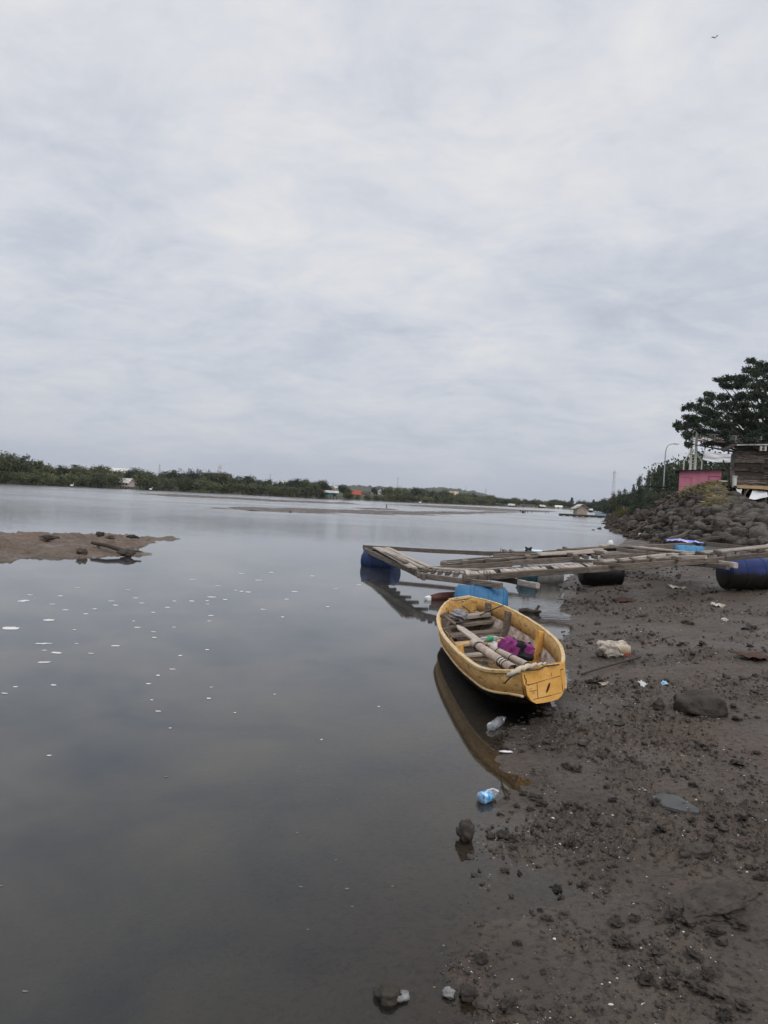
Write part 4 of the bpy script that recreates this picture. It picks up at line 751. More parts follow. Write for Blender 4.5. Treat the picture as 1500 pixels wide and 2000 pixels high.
for px, py, a in ((1010, 1430, .024), (1022, 1424, .026)):
    p = onz(px, py, .006); b = MB(); b.lump((0, 0, 0), (a, .016, .006), px, 12, 5, .4); o = b.build('foam_patch', K['dullfoam'], None, True); o.location = p; tag(o, 'small oval foam patch under the stern shadow of the boat', 'foam', 'foam patches under the stern')
def scrap(name, px, py, w_, h_, m, label, cat, seed, rz=0, amp=.03):
    p = ground_z(px, py); s = pxm(p.y); return sheet(name, (p.x, p.y, p.z + .018), w_ * s, h_ * s, m, label, cat, rz, amp, seed)
scrap('plastic_scrap', 1298, 1338, 12, 16, K['bluescrap'], 'pale blue scrap of plastic on the mud left of the wet rock', 'scrap', 4)
scrap('plastic_scrap', 1253, 1340, 13, 20, K['whitebag'], 'white torn scrap of plastic on the mud beside a dark twig', 'scrap', 5, .4, .05)
scrap('wet_leaf', 1474, 1288, 62, 75, K['rust'], 'large reddish brown leaf lying on the mud at the right edge', 'leaf', 6, .3, .04)
scrap('palm_bark', 1222, 1172, 46, 50, K['rust'], 'flat brown strip of bark on the mud below the raft', 'bark', 7, .1, .03)
scrap('cardboard_scrap', 1180, 1339, 22, 30, K['sack'], 'flat grey brown scrap pressed into the mud right of the stern', 'scrap', 8, .1, .01)
scrap('plastic_scrap', 1402, 1184, 22, 28, K['sack'], 'pinkish white scrap on the mud below the royal blue drum', 'scrap', 9, .1, .05)
scrap('plastic_scrap', 1320, 1150, 22, 40, K['sack'], 'grey rag on the mud between the raft beams and the royal blue drum', 'scrap', 10, .1, .05)
lumpobj('stone', 1414, 1212, 13, 8, K['shell'], 'pale pebble on the open mud below the royal blue drum', 'stone', 41)
lumpobj('stone', 1285, 1388, 26, 18, K['brownrock'], 'brownish stone on the mud left of the large wet rock', 'stone', 43)
lumpobj('stone', 1200, 1412, 36, 14, K['clod'], 'flat dark stone on the mud below the stern of the boat', 'stone', 44)
# mud clods: the larger ones one by one, the crumbs as a mass
cp = []
for q in range(6):
    b = MB(); b.lump((0, 0, 0), (.5, .42, .28), 60 + q, 18, 12, 1.0, 3.4)
    if q % 2: b.lump((.38, .1, -.08), (.26, .22, .2), 80 + q, 10, 7, .7, 2.8)
    if q % 3 == 0: b.lump((-.3, .22, -.1), (.2, .24, .18), 90 + q, 10, 7, .7, 2.8)
    cp.append(b)
CL = [(1110, 1497, 26), (1128, 1500, 20), (1022, 1552, 22), (1045, 1560, 30), (1058, 1572, 26), (1035, 1580, 22), (990, 1560, 16), (1110, 1575, 30), (1125, 1585, 36), (1196, 1570, 22), (1165, 1610, 24), (985, 1632, 34), (1000, 1640, 26), (1053, 1612, 32), (1029, 1640, 18), (1117, 1650, 26), (1138, 1682, 24), (1122, 1497, 18), (1230, 1480, 24), (1245, 1488, 20), (1255, 1500, 24), (1330, 1450, 28), (1370, 1455, 32), (1380, 1462, 20), (1440, 1490, 30), (1450, 1540, 26), (1355, 1540, 26), (1340, 1520, 22), (1300, 1500, 20), (1187, 1540, 24), (1160, 1622, 22), (1240, 1605, 26), (1232, 1618, 22), (1262, 1610, 20), (1290, 1640, 28), (1350, 1620, 24), (1410, 1625, 34), (1390, 1610, 26), (1445, 1610, 28), (1200, 1690, 18), (1142, 1720, 22), (1205, 1800, 40), (1240, 1790, 30), (1215, 1835, 46), (1230, 1845, 34), (1285, 1862, 36), (1355, 1870, 40), (1310, 1795, 34), (1325, 1800, 30), (1350, 1800, 26), (1430, 1800, 40), (1445, 1815, 36), (1400, 1830, 34), (1385, 1818, 28), (1262, 1915, 42), (1310, 1925, 36), (1350, 1915, 54), (1365, 1930, 40), (1380, 1905, 34), (1405, 1950, 46), (1415, 1985, 40), (1450, 1970, 40), (1010, 1845, 24), (985, 1700, 20), (1015, 1703, 18), (940, 1880, 36), (1090, 1730, 26), (1095, 1745, 22), (1055, 1775, 18), (1060, 1900, 18), (990, 1970, 46), (1470, 1700, 30), (1490, 1720, 30), (1470, 1660, 28), (1070, 1445, 20), (1085, 1463, 24), (1040, 1463, 18), (1135, 1430, 18), (1165, 1337, 22), (1240, 1345, 18), (1262, 1330, 20), (1150, 1335, 16), (1372, 1265, 24), (1330, 1265, 22), (1345, 1220, 26), (1468, 1230, 34), (1465, 1265, 20), (1168, 1220, 12), (1256, 1205, 18), (1395, 1160, 20), (1150, 1180, 18), (1135, 1155, 24), (1160, 1142, 24), (1215, 1128, 20), (1010, 1575, 18), (975, 1590, 14), (1020, 1470, 14), (1455, 1330, 20), (1475, 1320, 22), (1440, 1405, 22), (1480, 1470, 20), (1250, 1250, 18), (1210, 1240, 16), (1180, 1480, 18)]
for i, (px, py, wx) in enumerate(CL):
    if i < 6: o = cp[i].build('mud_clod', K['clod'], None, False); cp[i] = o
    else: o = cp[i % 6].copy(); link(o)
    p = ground_z(px, py); s = wx * pxm(p.y) * .72; o.location = p + Vector((0, 0, s * .10)); o.rotation_euler = (R.uniform(-.3, .3), R.uniform(-.3, .3), R.uniform(0, 6.3)); o.scale = (s, s * R.uniform(.8, 1.2), s * R.uniform(.75, 1.2))
    tag(o, 'dark crumbly clod of mud lying on the mud shore', 'mud clod', 'mud clods on the shore')
def scatter(name, n, mat_, kind, szf, seed, flat=1.0, ymax=26, mask=None, faces='lump'):
    g = np.random.RandomState(seed); V = []; Fc = []; cnt = 0
    base = MB(); base.lump((0, 0, 0), (1, .9, .8), seed, 6, 4, .5, 2.5); bv = np.array([tuple(v_) for v_ in base.v]); bf = np.array(base.f)
    while cnt < n:
        m_ = n * 3; th = np.radians(g.uniform(-6, 36, m_)); r_ = 1.6 * (ymax / 1.6) ** g.uniform(0, 1, m_) ** .8; x = r_ * np.sin(th) / np.cos(th) * 1; y = r_
        h, s = hbase(x, y); dens = np.clip(fbm(x * 1.7, y * 1.7, 3, 21) * 2 + .5, .04, 1); ok = (s > -.12) & (g.uniform(0, 1, m_) < (dens if mask is None else mask(x, y, s)))
        x, y, h, s = x[ok][:n - cnt], y[ok][:n - cnt], h[ok], s[ok]; z = hshore(x, y)
        for a, b_, c in zip(x, y, z):
            k = szf(g, b_); rz = g.uniform(0, 6.28); q = bv * k * np.array([g.uniform(.7, 1.4), g.uniform(.7, 1.3), flat * g.uniform(.6, 1.2)]); cs, sn = math.cos(rz), math.sin(rz)
            Fc.append(bf + len(bv) * len(V)); V.append(np.stack([q[:, 0] * cs - q[:, 1] * sn + a, q[:, 0] * sn + q[:, 1] * cs + b_, q[:, 2] + c + k * flat * .25], 1))
        cnt = len(V)
    return tag(mesh_np(name, np.concatenate(V), np.concatenate(Fc), mat_, False), kind=kind)
scatter('mud_crumbs', 16000, K['clod'], 'stuff', lambda g, y: g.gamma(1.5, .0027) * (.7 + y * .11) + .002, 4)
scatter('shell_fragments', 2200, K['shell'], 'stuff', lambda g, y: min(.012, g.gamma(1.5, .0011) + .0010) * (.8 + y * .09), 8, .5, 16)
# sandbank debris
def onbank(px, py, z): return onz(px, py, z)
for px, py, wx, hx, lab, sd_ in ((195, 1043, 16, 12, 'small round dark stone standing on the far edge of the left sandbank', 3), (97, 1049, 38, 11, 'long low dark lump of driftwood on the left sandbank', 4), (160, 1078, 24, 16, 'dark pointed rock on the near edge of the left sandbank', 5), (258, 1048, 28, 8, 'dark flat rock near the tip of the left sandbank', 6), (216, 1050, 18, 9, 'squat dark clod in the middle of the left sandbank', 7)):
    p = onz(px, py, .22 if py < 1060 else .1); s = pxm(p.y) * .8; b = MB(); b.lump((0, 0, 0), (wx * s / 2, wx * s * .35, hx * s * .5), sd_, 22, 14, .6, 3); o = b.build('dark_rock', K['clod'], None, True); o.location = p; tag(o, lab, 'rock')
p0 = onz(180, 1060, .22); p1 = onz(258, 1080, .10); b = MB(); b.tube([p0, p0.lerp(p1, .4) + Vector((0, 0, .03)), p0.lerp(p1, .8), p1], [.045, .055, .06, .04], 10); b.lump(p1 + Vector((-.12, -.05, 0)), (.22, .12, .09), 9, 14, 9, .5); b.tube([p0.lerp(p1, .75), p1 + Vector((.15, .25, .02))], [.04, .02], 7); tag(b.build('log', K['wooddark'], None, False, org=p0), 'dark waterlogged log with a knotted end at the edge of the left sandbank', 'log')
# ------------------------------------------------------------------ foliage prototypes (thousands of small leaf faces through the crown)
def leaves(centers, radii, n, size, seed, up=.35, flat=1.0, soft=False):
    g = np.random.RandomState(seed); C_ = np.array(centers, float); Rr = np.array(radii, float)
    if Rr.ndim == 1: Rr = np.stack([Rr, Rr, Rr * flat], 1)
    wgt = Rr.prod(1) ** (2 / 3.); idx = g.choice(len(C_), n, p=wgt / wgt.sum())
    d = g.normal(size=(n, 3)); d /= np.linalg.norm(d, axis=1)[:, None]; r_ = g.uniform(0, 1, n) ** .45
    p = C_[idx] + (g.normal(size=(n, 3)) * .62 if soft else d * r_[:, None]) * Rr[idx]
    nn = d * .6 + g.normal(size=(n, 3)) * .7 + np.array([0, 0, up]); nn /= np.linalg.norm(nn, axis=1)[:, None]
    a = np.cross(nn, g.normal(size=(n, 3))); a /= np.linalg.norm(a, axis=1)[:, None]; b = np.cross(nn, a)
    s = size * g.uniform(.6, 1.4, n)[:, None]; a = a * s; b = b * s * .62
    V = np.stack([p - a, p + b * .9 - a * .1, p + a, p - b * .9 + a * .1], 1).reshape(-1, 3); return V, np.arange(n * 4).reshape(-1, 4)
def tree_mesh(name, kind, seed, size=.17, n=2600):
    """crown and trunk meshes for a tree 1 unit tall, about 1 unit wide"""
    g = np.random.RandomState(seed); c = []; r = []; tb = MB()
    if kind == 'mangrove':
        for k in range(26):
            a = g.uniform(0, 6.28); q = g.uniform(0, 1) ** .6 * .42; z = .16 + g.uniform(0, 1) * .70 * (1 - (q / .62) ** 2); c.append((q * math.cos(a), q * math.sin(a), z)); r.append(g.uniform(.10, .19))
        tb.tube([(0, 0, -.1), (.02, 0, .2), (.0, .02, .5)], [.03, .025, .012], 6)
    elif kind == 'broad':
        for k in range(30):
            a = g.uniform(0, 6.28); q = g.uniform(0, 1) ** .55 * .44; z = .42 + g.uniform(-.22, 1) * .48 * (1 - (q / .60) ** 2); c.append((q * math.cos(a), q * math.sin(a), z)); r.append(g.uniform(.08, .17))
        tb.tube([(0, 0, -.1), (.01, 0, .25), (.03, .02, .6)], [.035, .03, .012], 6)
        for k in range(5): a = k * 1.3; tb.tube([(0, 0, .22), (.15 * math.cos(a), .15 * math.sin(a), .4), (.3 * math.cos(a), .3 * math.sin(a), .6)], [.018, .012, .005], 5)
    elif kind == 'wispy':
        for k in range(40):
            z = g.uniform(.15, 1.0); q = g.uniform(0, 1) * (.08 + .20 * (1 - z)); a = g.uniform(0, 6.28); c.append((q * math.cos(a), q * math.sin(a), z)); r.append(g.uniform(.03, .08))
        tb.tube([(0, 0, -.1), (.01, 0, .4), (0, .01, .97)], [.022, .016, .004], 6)
        for k in range(16): a = k * 2.4; z = .2 + k * .045; q = .26 * (1.1 - z); tb.tube([(0, 0, z), (q * math.cos(a), q * math.sin(a), z + .12)], [.006, .002], 4)
    elif kind == 'shrub':
        for k in range(22):
            a = g.uniform(0, 6.28); q = g.uniform(0, 1) ** .6 * .5; z = .1 + g.uniform(0, .8) * (1 - (q / .66) ** 2); c.append((q * math.cos(a), q * math.sin(a), z)); r.append(g.uniform(.10, .22))
        for k in range(5): a = k * 1.25; tb.tube([(0, 0, -.15), (.18 * math.cos(a), .18 * math.sin(a), .35), (.26 * math.cos(a), .26 * math.sin(a), .6)], [.022, .014, .005], 5)
    elif kind == 'layered':
        for k in range(44):
            a = g.uniform(0, 6.28); q = g.uniform(0, 1) ** .5 * .55; z = .45 + g.uniform(0, .5) * (1 - (q / .62) ** 2); c.append((q * math.cos(a), q * math.sin(a), z)); w_ = g.uniform(.07, .15); r.append((w_, w_, w_ * .32))
        tb.tube([(0, 0, -.1), (.02, 0, .3), (.0, .02, .55)], [.035, .028, .016], 7)
        for k in range(8): a = k * .8; tb.tube([(0, 0, .3), (.2 * math.cos(a), .2 * math.sin(a), .5), (.48 * math.cos(a), .48 * math.sin(a), .66)], [.016, .010, .004], 5)
    V, Fc = leaves(c, r, n, size * .2, seed, .35, 1.0, True); z0 = V[:, 2].max(); V = V * np.array([1, 1, 1 / z0])
    return V, Fc, tb
def proto(name, kind, seed, leaf, bark, size=.17, n=2600):
    e = bpy.data.objects.new(name, None); link(e); ORG[e.name] = Vector()
    V, Fc, tb = tree_mesh(name, kind, seed, size, n); mesh_np('crown', V, Fc, leaf, False, e); tb.build('trunk', bark, e, True); return e
PRO = {}
def tree(key, pos, h, wd, label, cat, group=None, name='tree'):
    kind, leaf, bark, size, n = {'mangrove': ('mangrove', 'mangrove', 'bark', .19, 2300), 'dark': ('broad', 'darkleaf', 'bark', .17, 2600), 'olive': ('broad', 'mangrove', 'bark', .17, 2600), 'wispy': ('wispy', 'greyleaf', 'palebark', .13, 1500),
        'shrub': ('shrub', 'darkleaf', 'bark', .17, 3600), 'yshrub': ('shrub', 'yellowleaf', 'bark', .15, 2600), 'oshrub': ('shrub', 'mangrove', 'bark', .15, 2600), 'layered': ('layered', 'rainleaf', 'bark', .13, 9000), 'conifer': ('wispy', 'darkleaf', 'bark', .16, 2600)}[key]
    L = PRO.setdefault(key, []); lim = 4 if key in ('mangrove', 'dark', 'olive') else 2
    if len(L) < lim: o = proto(name, kind, 40 + 7 * len(L) + len(key) * 13, K[leaf], K[bark], size, n); L.append(o)
    else: o = copy_tree(L[R.randrange(len(L))]); o.name = name
    o.location = pos; o.scale = (wd, wd, h); o.rotation_euler = (0, 0, R.uniform(0, 6.28)); return tag(o, label, cat, group)
# front row of mangroves along the far bank
def bankpt(px, back, z=.4):
    Y = lb_depth(px); P = Vector((np.interp(px, [p[0] for p in LB], [p.x for p in LBW]), Y, 0)); dr = Vector((P.x * .35, P.y, 0)).normalized(); P = P + dr * back; P.z = z; return P
HUTS = [(247, 26), (646, 20)]
px = -230.0
while px < 965:
    P = bankpt(px, R.uniform(1.5, 4.5), .05)
    if not any(abs(px - a) < 17 for a, _ in HUTS):
        H_ = np.interp(px, [-230, 60, 150, 300, 480, 650, 700, 770, 960], [33, 31, 34, 33, 26, 21, 12, 21, 17]) * R.uniform(.82, 1.12) * pxm(P.y)
        tree('mangrove', P, H_, H_ * R.uniform(1.15, 1.5), 'olive green rounded mangrove at the water edge of the far bank', 'mangrove', 'mangroves along the far bank', 'mangrove_tree')
    px += np.interp(px, [-230, 300, 960], [23, 20, 13]) * R.uniform(.8, 1.2)
px = -230.0
while px < 975:
    if any(abs(px - a) < w_ for a, w_ in ((692, 15), (716, 10), (737, 13), (882, 12), (226, 16), (82, 13), (246, 14), (646, 12))): px += 7; continue
    P = bankpt(px, R.uniform(14, 24), 1.0)
    H_ = np.interp(px, [-230, 0, 60, 130, 190, 240, 300, 360, 480, 560, 640, 690, 760, 850, 975], [58, 57, 34, 40, 36, 34, 39, 40, 33, 31, 33, 20, 27, 25, 18]) * R.uniform(.86, 1.06) * pxm(P.y)
    tree('olive' if R.random() < .6 else 'dark', P, H_, H_ * R.uniform(.95, 1.3), 'bushy green tree in the second row of the far bank', 'tree', 'second row trees of the far bank', 'bank_tree'); px += np.interp(px, [-230, 300, 975], [26, 22, 14]) * R.uniform(.8, 1.2)
# taller trees that make the skyline of the far bank
def skytree(px, top, back, wpx, key, label, cat='tree', group=None, name='tree', z=1.4):
    P = bankpt(px, back, z); q = atyz(px, P.y, z); P.x = q.x; H_ = aty(px, top, P.y).z - z; return tree(key, P, H_, wpx * pxm(P.y), label, cat, group, name)
skytree(8, 893, 30, 62, 'olive', 'tallest loose olive tree at the left edge of the far bank'); skytree(-60, 880, 34, 70, 'olive', 'tall olive tree just outside the left edge of the far bank')
for px, tp, wx in ((120, 914, 40), (142, 912, 44), (166, 909, 46), (183, 913, 34)): skytree(px, tp, 27, wx, 'dark', 'dark green tree in the tall clump left of the stilt hut', 'tree', 'dark trees left of the stilt hut', 'dark_tree')
for px, tp, wx in ((256, 911, 44), (272, 914, 36), (290, 919, 40)): skytree(px, tp, 30, wx, 'dark', 'dark green tree rising directly behind the pale stilt hut', 'tree', 'dark trees behind the stilt hut', 'dark_tree')
skytree(95, 905, 150, 15, 'shrub', 'lone round headed tree on the skyline above the left mangroves'); skytree(197, 912, 120, 14, 'shrub', 'small lone tree on the skyline just right of the tall dark clump')
for px, tp, wx in ((365, 926, 30), (383, 925, 34), (435, 926, 30), (452, 930, 26)): skytree(px, tp, 32, wx, 'dark', 'dark tree on the skyline around the broad radio tower', 'tree', 'dark trees by the broad tower', 'dark_tree')
for px, tp, wx in ((590, 946, 30), (606, 940, 32), (622, 942, 34), (638, 948, 28)): skytree(px, tp, 32, wx, 'dark', 'dark tree on the skyline left of the teal hut', 'tree', 'dark trees left of the teal hut', 'dark_tree')
for px, tp, wx in ((731, 950, 14), (752, 953, 22), (768, 953, 20), (786, 953, 22), (843, 957, 18), (866, 957, 16)): skytree(px, tp, 26, wx, 'dark', 'dark tree in the clump right of the white house', 'tree', 'dark trees right of the white house', 'dark_tree')
for px, tp, wx in ((893, 966, 16), (912, 969, 18), (928, 969, 16)): skytree(px, tp, 22, wx, 'olive', 'tree below the beige house near the right end of the bank', 'tree', 'trees below the beige house', 'bank_tree')
px = 965.0
while px < 1190:
    P = bankpt(px, R.uniform(8, 40), .8); H_ = R.uniform(10, 18) * pxm(P.y); tree('olive' if R.random() < .5 else 'dark', P, H_, H_ * R.uniform(1.0, 1.5), 'small hazy tree at the far end of the river', 'tree', 'small trees at the river end', 'bank_tree'); px += 5.5 * R.uniform(.8, 1.2)
for px, tp, wx in ((1116, 971, 9), (1159, 975, 6)): skytree(px, tp, 30, wx * 2.2, 'conifer', 'narrow dark conifer at the far end of the river left of the floating hut' if px < 1130 else 'smaller narrow conifer above the right end of the river', 'conifer', None, 'conifer_tree')
# palms
def palm(px, top, back, label):
    P = bankpt(px, back, 1.4); q = atyz(px, P.y, 1.4); P.x = q.x; h = aty(px, top, P.y).z - 1.4; e = empty('palm_tree', P); tag(e, label, 'palm')
    b = MB(); b.tube([P, P + Vector((.2, 0, h * .45)), P + Vector((.1, .1, h * .82))], [.22, .17, .13], 7); b.build('trunk', K['bark'], e, True); b = MB()
    for k in range(15):
        a = k * 2.4; L = h * .30; o = P + Vector((.1, .1, h * .82)); d = Vector((math.cos(a), math.sin(a), 0)); el = R.uniform(-.1, .8); pts = [o + d * L * q * math.cos(el * .6) + Vector((0, 0, L * (q * el - .55 * q * q))) for q in (0, .25, .5, .75, 1)]; sd = d.cross(Vector((0, 0, 1))) * L * .11
        for i in range(4):
            u0, u1 = (0.4, 1, .9, .6, .1)[i], (0.4, 1, .9, .6, .1)[i + 1]; dz = Vector((0, 0, -.10 * L)); b.quad(pts[i], pts[i + 1], pts[i + 1] + sd * u1 + dz * u1, pts[i] + sd * u0 + dz * u0); b.quad(pts[i], pts[i + 1], pts[i + 1] - sd * u1 + dz * u1, pts[i] - sd * u0 + dz * u0)
    b.build('fronds', K['darkleaf'], e)
palm(145, 903, 30, 'palm rising out of the tall dark clump left of the stilt hut'); palm(467, 927, 34, 'left palm of the pair right of the broad radio tower'); palm(482, 926, 34, 'right palm of the pair right of the broad radio tower'); palm(321, 916, 60, 'thin dark palm on the skyline left of the broad tower')
# ------------------------------------------------------------------ buildings of the far bank
def house(name, px, base_y, wpx, hpx, rpx, Y, wall, roof, label, rz=0, stilts=0, deep=.8, windows=(), overhang=.12, cat='house', ridge='x'):
    """gabled house; wpx, hpx, rpx: width, wall height and roof rise in photo pixels at depth Y"""
    c = aty(px, base_y, Y); s = pxm(Y); w_, h, r_ = wpx * s, hpx * s, rpx * s; d = w_ * deep; e = empty(name, c); tag(e, label, cat); ov = w_ * overhang
    T = lambda x, y, z: c + Matrix.Rotation(rz, 3, 'Z') @ Vector((x, y, z)); zs = stilts * s
    b = MB(); vs = [T(x, y, z) for x, y in ((-w_ / 2, -d / 2), (w_ / 2, -d / 2), (w_ / 2, d / 2), (-w_ / 2, d / 2)) for z in (zs, zs + h)]
    b.add(vs, [(0, 2, 3, 1), (2, 4, 5, 3), (4, 6, 7, 5), (6, 0, 1, 7), (0, 6, 4, 2), (1, 3, 5, 7)])
    zt = zs + h
    if ridge == 'x': b.add([T(-w_ / 2, -d / 2, zt), T(-w_ / 2, d / 2, zt), T(-w_ / 2, 0, zt + r_ * .96)], [(0, 1, 2)]); b.add([T(w_ / 2, -d / 2, zt), T(w_ / 2, d / 2, zt), T(w_ / 2, 0, zt + r_ * .96)], [(0, 1, 2)])
    else: b.add([T(-w_ / 2, -d / 2, zt), T(w_ / 2, -d / 2, zt), T(0, -d / 2, zt + r_ * .96)], [(0, 1, 2)]); b.add([T(-w_ / 2, d / 2, zt), T(w_ / 2, d / 2, zt), T(0, d / 2, zt + r_ * .96)], [(0, 1, 2)])
    b.build('wall', K[wall], e); b = MB(); t_ = max(.05, .02 * w_)
    for sg in (-1, 1):
        if ridge == 'x': A = [T(-w_ / 2 - ov, sg * (d / 2 + ov), zt - r_ * ov / (d / 2)), T(w_ / 2 + ov, sg * (d / 2 + ov), zt - r_ * ov / (d / 2)), T(w_ / 2 + ov, 0, zt + r_), T(-w_ / 2 - ov, 0, zt + r_)]
        else: A = [T(sg * (w_ / 2 + ov), -d / 2 - ov, zt - r_ * ov / (w_ / 2)), T(sg * (w_ / 2 + ov), d / 2 + ov, zt - r_ * ov / (w_ / 2)), T(0, d / 2 + ov, zt + r_), T(0, -d / 2 - ov, zt + r_)]
        b.prism(A, (0, 0, t_))
    b.build('roof', K[roof], e)
    if stilts:
        for i in range(5):
            for j in (-1, 1): b = MB(); x = -w_ / 2 + w_ * i / 4; b.tube([T(x * .96, j * d * .46, -1.0), T(x * .96, j * d * .46, zs + .05)], .05 + .01 * w_, 6); b.build('stilt', K['wooddark'], e)
    for (u, v_, a, b_, nm) in windows:
        b = MB(); x0 = -w_ / 2 + u * w_; z0 = zs + v_ * h; b.prism([T(x0, -d / 2 - .02, z0), T(x0 + a * w_, -d / 2 - .02, z0), T(x0 + a * w_, -d / 2 - .02, z0 + b_ * h), T(x0, -d / 2 - .02, z0 + b_ * h)], Matrix.Rotation(rz, 3, 'Z') @ Vector((0, .06, 0))); b.build(nm, K['glass'], e)
    return e
Yh = lb_depth(247); house('stilt_house', 246, 956, 25, 8.5, 7, Yh + 1, 'wallpink', 'roofold', 'pale pinkish wooden hut on stilts with a patchy tin roof on the far bank', -.35, 6.0, .75, ((.16, .35, .12, .4, 'window'), (.45, .35, .12, .4, 'window'), (.74, .3, .13, .6, 'door')))
Yh = lb_depth(646); house('stilt_house', 645, 974, 26, 7.5, 3, Yh + 1, 'wallteal', 'roofold', 'teal hut on dark stilts with a pale roof on the far bank', .1, 5.0, .6, ((.15, .2, .14, .6, 'window'), (.66, .0, .25, .8, 'door')))
house('warehouse', 226, 930, 40, 9, 6, 300, 'wallwhite', 'roofwhite', 'long white roofed warehouse behind the trees left of the palms', .1, 0, .6); house('warehouse', 82, 933, 28, 8, 2, 268, 'wallwhite', 'roofwhite', 'low white building behind the leftmost mangroves', 0, 0, .6)
house('house', 110, 923, 20, 6, 3, 330, 'wallbeige', 'roofold', 'small beige building on the skyline left of the tall dark clump', 0, 0, .7); house('shed', 218, 941, 12, 3, 2, Yh and 255, 'wallbeige', 'roofwhite', 'small pale shed among the mangroves just left of the pink stilt hut', 0, 0, .7)
house('house', 424, 938, 44, 7, 6, 330, 'wallbeige', 'roofdark', 'dark roofed house at the foot of the broad radio tower', 0, 0, .5); house('warehouse', 553, 947, 16, 3, 4, 500, 'wallwhite', 'roofwhite', 'white peaked roof among trees halfway along the bank', 0, 0, .8)
house('house', 692, 969, 21, 5, 6, 330, 'wallwhite', 'roofred', 'house with a red tiled roof right of the teal hut', .15, 0, .7, ((.2, .2, .15, .5, 'window'), (.6, .2, .15, .5, 'window'))); house('house', 714, 970, 13, 6, 4, 335, 'wallbeige', 'roofdark', 'small house with a brown roof next to the red roof', -.2, 0, .8)
house('house', 737, 965, 17, 7, 5.5, 350, 'wallwhite', 'roofdark', 'white gabled house with a dark roof above the mangroves', .9, 0, .8, ((.35, .3, .2, .4, 'window'),), .12, 'house', 'y'); house('house', 882, 970, 21, 5, 5, 470, 'wallbeige', 'wallbeige', 'beige roofed house near the right end of the bank', 0, 0, .6); house('house', 659, 956, 10, 4, 2, 420, 'wallwhite', 'roofwhite', 'small pale house on the skyline above the teal hut', 0, 0, .7)
house('shed', 940, 977, 8, 4, 2, 460, 'wallwhite', 'roofold', 'small grey white shed at the right end of the bank below the hill', 0, 0, .7); house('house', 766, 962, 8, 3, 2, 400, 'wallwhite', 'roofwhite', 'tiny white house peeking out right of the white gabled house', 0, 0, .7)
for px, wx, wl, rf, lab in ((999, 11, 'roofdark', 'roofold', 'first stilt shack from the left at the river end with a pale gable'), (1023, 13, 'wallbeige', 'roofdark', 'dark roofed stilt shack second from the left at the river end'), (1037, 9, 'wallpink', 'roofdark', 'pinkish stilt shack in the middle of the river end'), (1058, 10, 'roofdark', 'roofold', 'stilt shack with a patchy roof right of the pinkish shack'), (1091, 12, 'wallwhite', 'roofwhite', 'white shed on the shore at the river end')):
    house('stilt_house' if wx != 12 else 'shed', px, 992.5 + (px - 1000) * .035, wx, 3.6, 2.6, lb_depth(px) - 12, wl, rf, lab, R.uniform(-.3, .3), 2.2, .8, ((.3, .1, .25, .6, 'door'),))
# floating hut on its raft in the river
Yf = 130; c = onz(1133, 1009, .0); Yf = c.y
hut = house('floating_hut', 1133, 1004.5, 21, 13, 6.5, Yf, 'ply', 'roofold', 'plywood hut with a tin gable roof floating on a raft in mid river', .1, 0, 1.0, (), .2, 'hut', 'y')
e = empty('hut_raft', c); tag(e, 'dark low raft of planks and drums under the floating hut', 'raft'); s = pxm(Yf); b = MB(); b.box(c + Vector((0.3, 0, .24)), (84 * s, 2.4, .32)); b.build('deck', K['wooddark'], e); 
for k in range(7): b = MB(); b.lathe(c + Vector((-38 * s + k * 12.6 * s, -.9, .05)), (0, 1, 0), [(0, 0), (0, .2), (1.7, .2), (1.7, 0)], 12); b.build('float_drum', K['black'] if k not in (3, 5) else (K['paleblue'] if k == 3 else K['bluescrap']), e, True)
house('shed', 1153, 1001, 7, 5, 2, Yf + 6, 'wooddark', 'roofwhite', 'small dark shed with a pale roof right of the floating hut', 0, 0, .8)
e = tag(empty('boat', aty(1174, 1006, Yf - 6)), 'small blue boat moored at the right end of the hut raft', 'boat'); p = ORG[e.name]; b = MB(); b.prism([p + Vector(q) * 1.0 for q in ((-1.0, 0, .2), (-.8, 0, -.1), (.8, 0, -.1), (1.0, 0, .22))], (0, .7, 0)); b.build('hull', K['bluescrap'], e)
for px, y0, px2, y1, lab in ((1014, 1002, 1018, 996, 'dark leaning stake left of the river end poles'), (1063.5, 1003, 1068, 998, 'leaning stake standing in the river left of the floating hut')):
    p0 = onz(px, y0 + 2, -.3); p1 = aty(px2, y1, p0.y); b = MB(); b.tube([p0, p1], .07, 6); tag(b.build('stake', K['wooddark'], None, org=p0), lab, 'stake')
for px, top in ((1026, 996), (1031, 997), (1039, 997), (1071, 998), (755, 985), (1021.5, 998)):
    Y = onz(px, 1002 if px > 900 else 992, 0).y; p0 = atyz(px, Y, -.3); p1 = aty(px, top, Y); b = MB(); b.tube([p0, p1], .08 if px != 1021.5 else .3, 6); tag(b.build('stake', K['wooddark'], None, org=p0), 'dark upright stake standing in the shallow far water', 'stake', 'upright stakes in the river')
for px, py, wx, hx, lab in ((868, 1001, 9, 3, 'dark debris lying at the right end of the middle sandbar'), (567, 1000.5, 7, 3, 'dark driftwood at the water edge of the middle sandbar'), (1171, 1033, 8, 5, 'dark rock standing in the water off the boulder bank'), (1159, 1035, 6, 2, 'low dark rock in the water beside the taller one')):
    p = onz(px, py, .02); s = pxm(p.y); b = MB(); b.lump((0, 0, 0), (wx * s / 2, wx * s * .3, hx * s * .6), int(px), 12, 8, .5); o = b.build('dark_rock', K['wetrock'], None, True); o.location = p; tag(o, lab, 'rock')
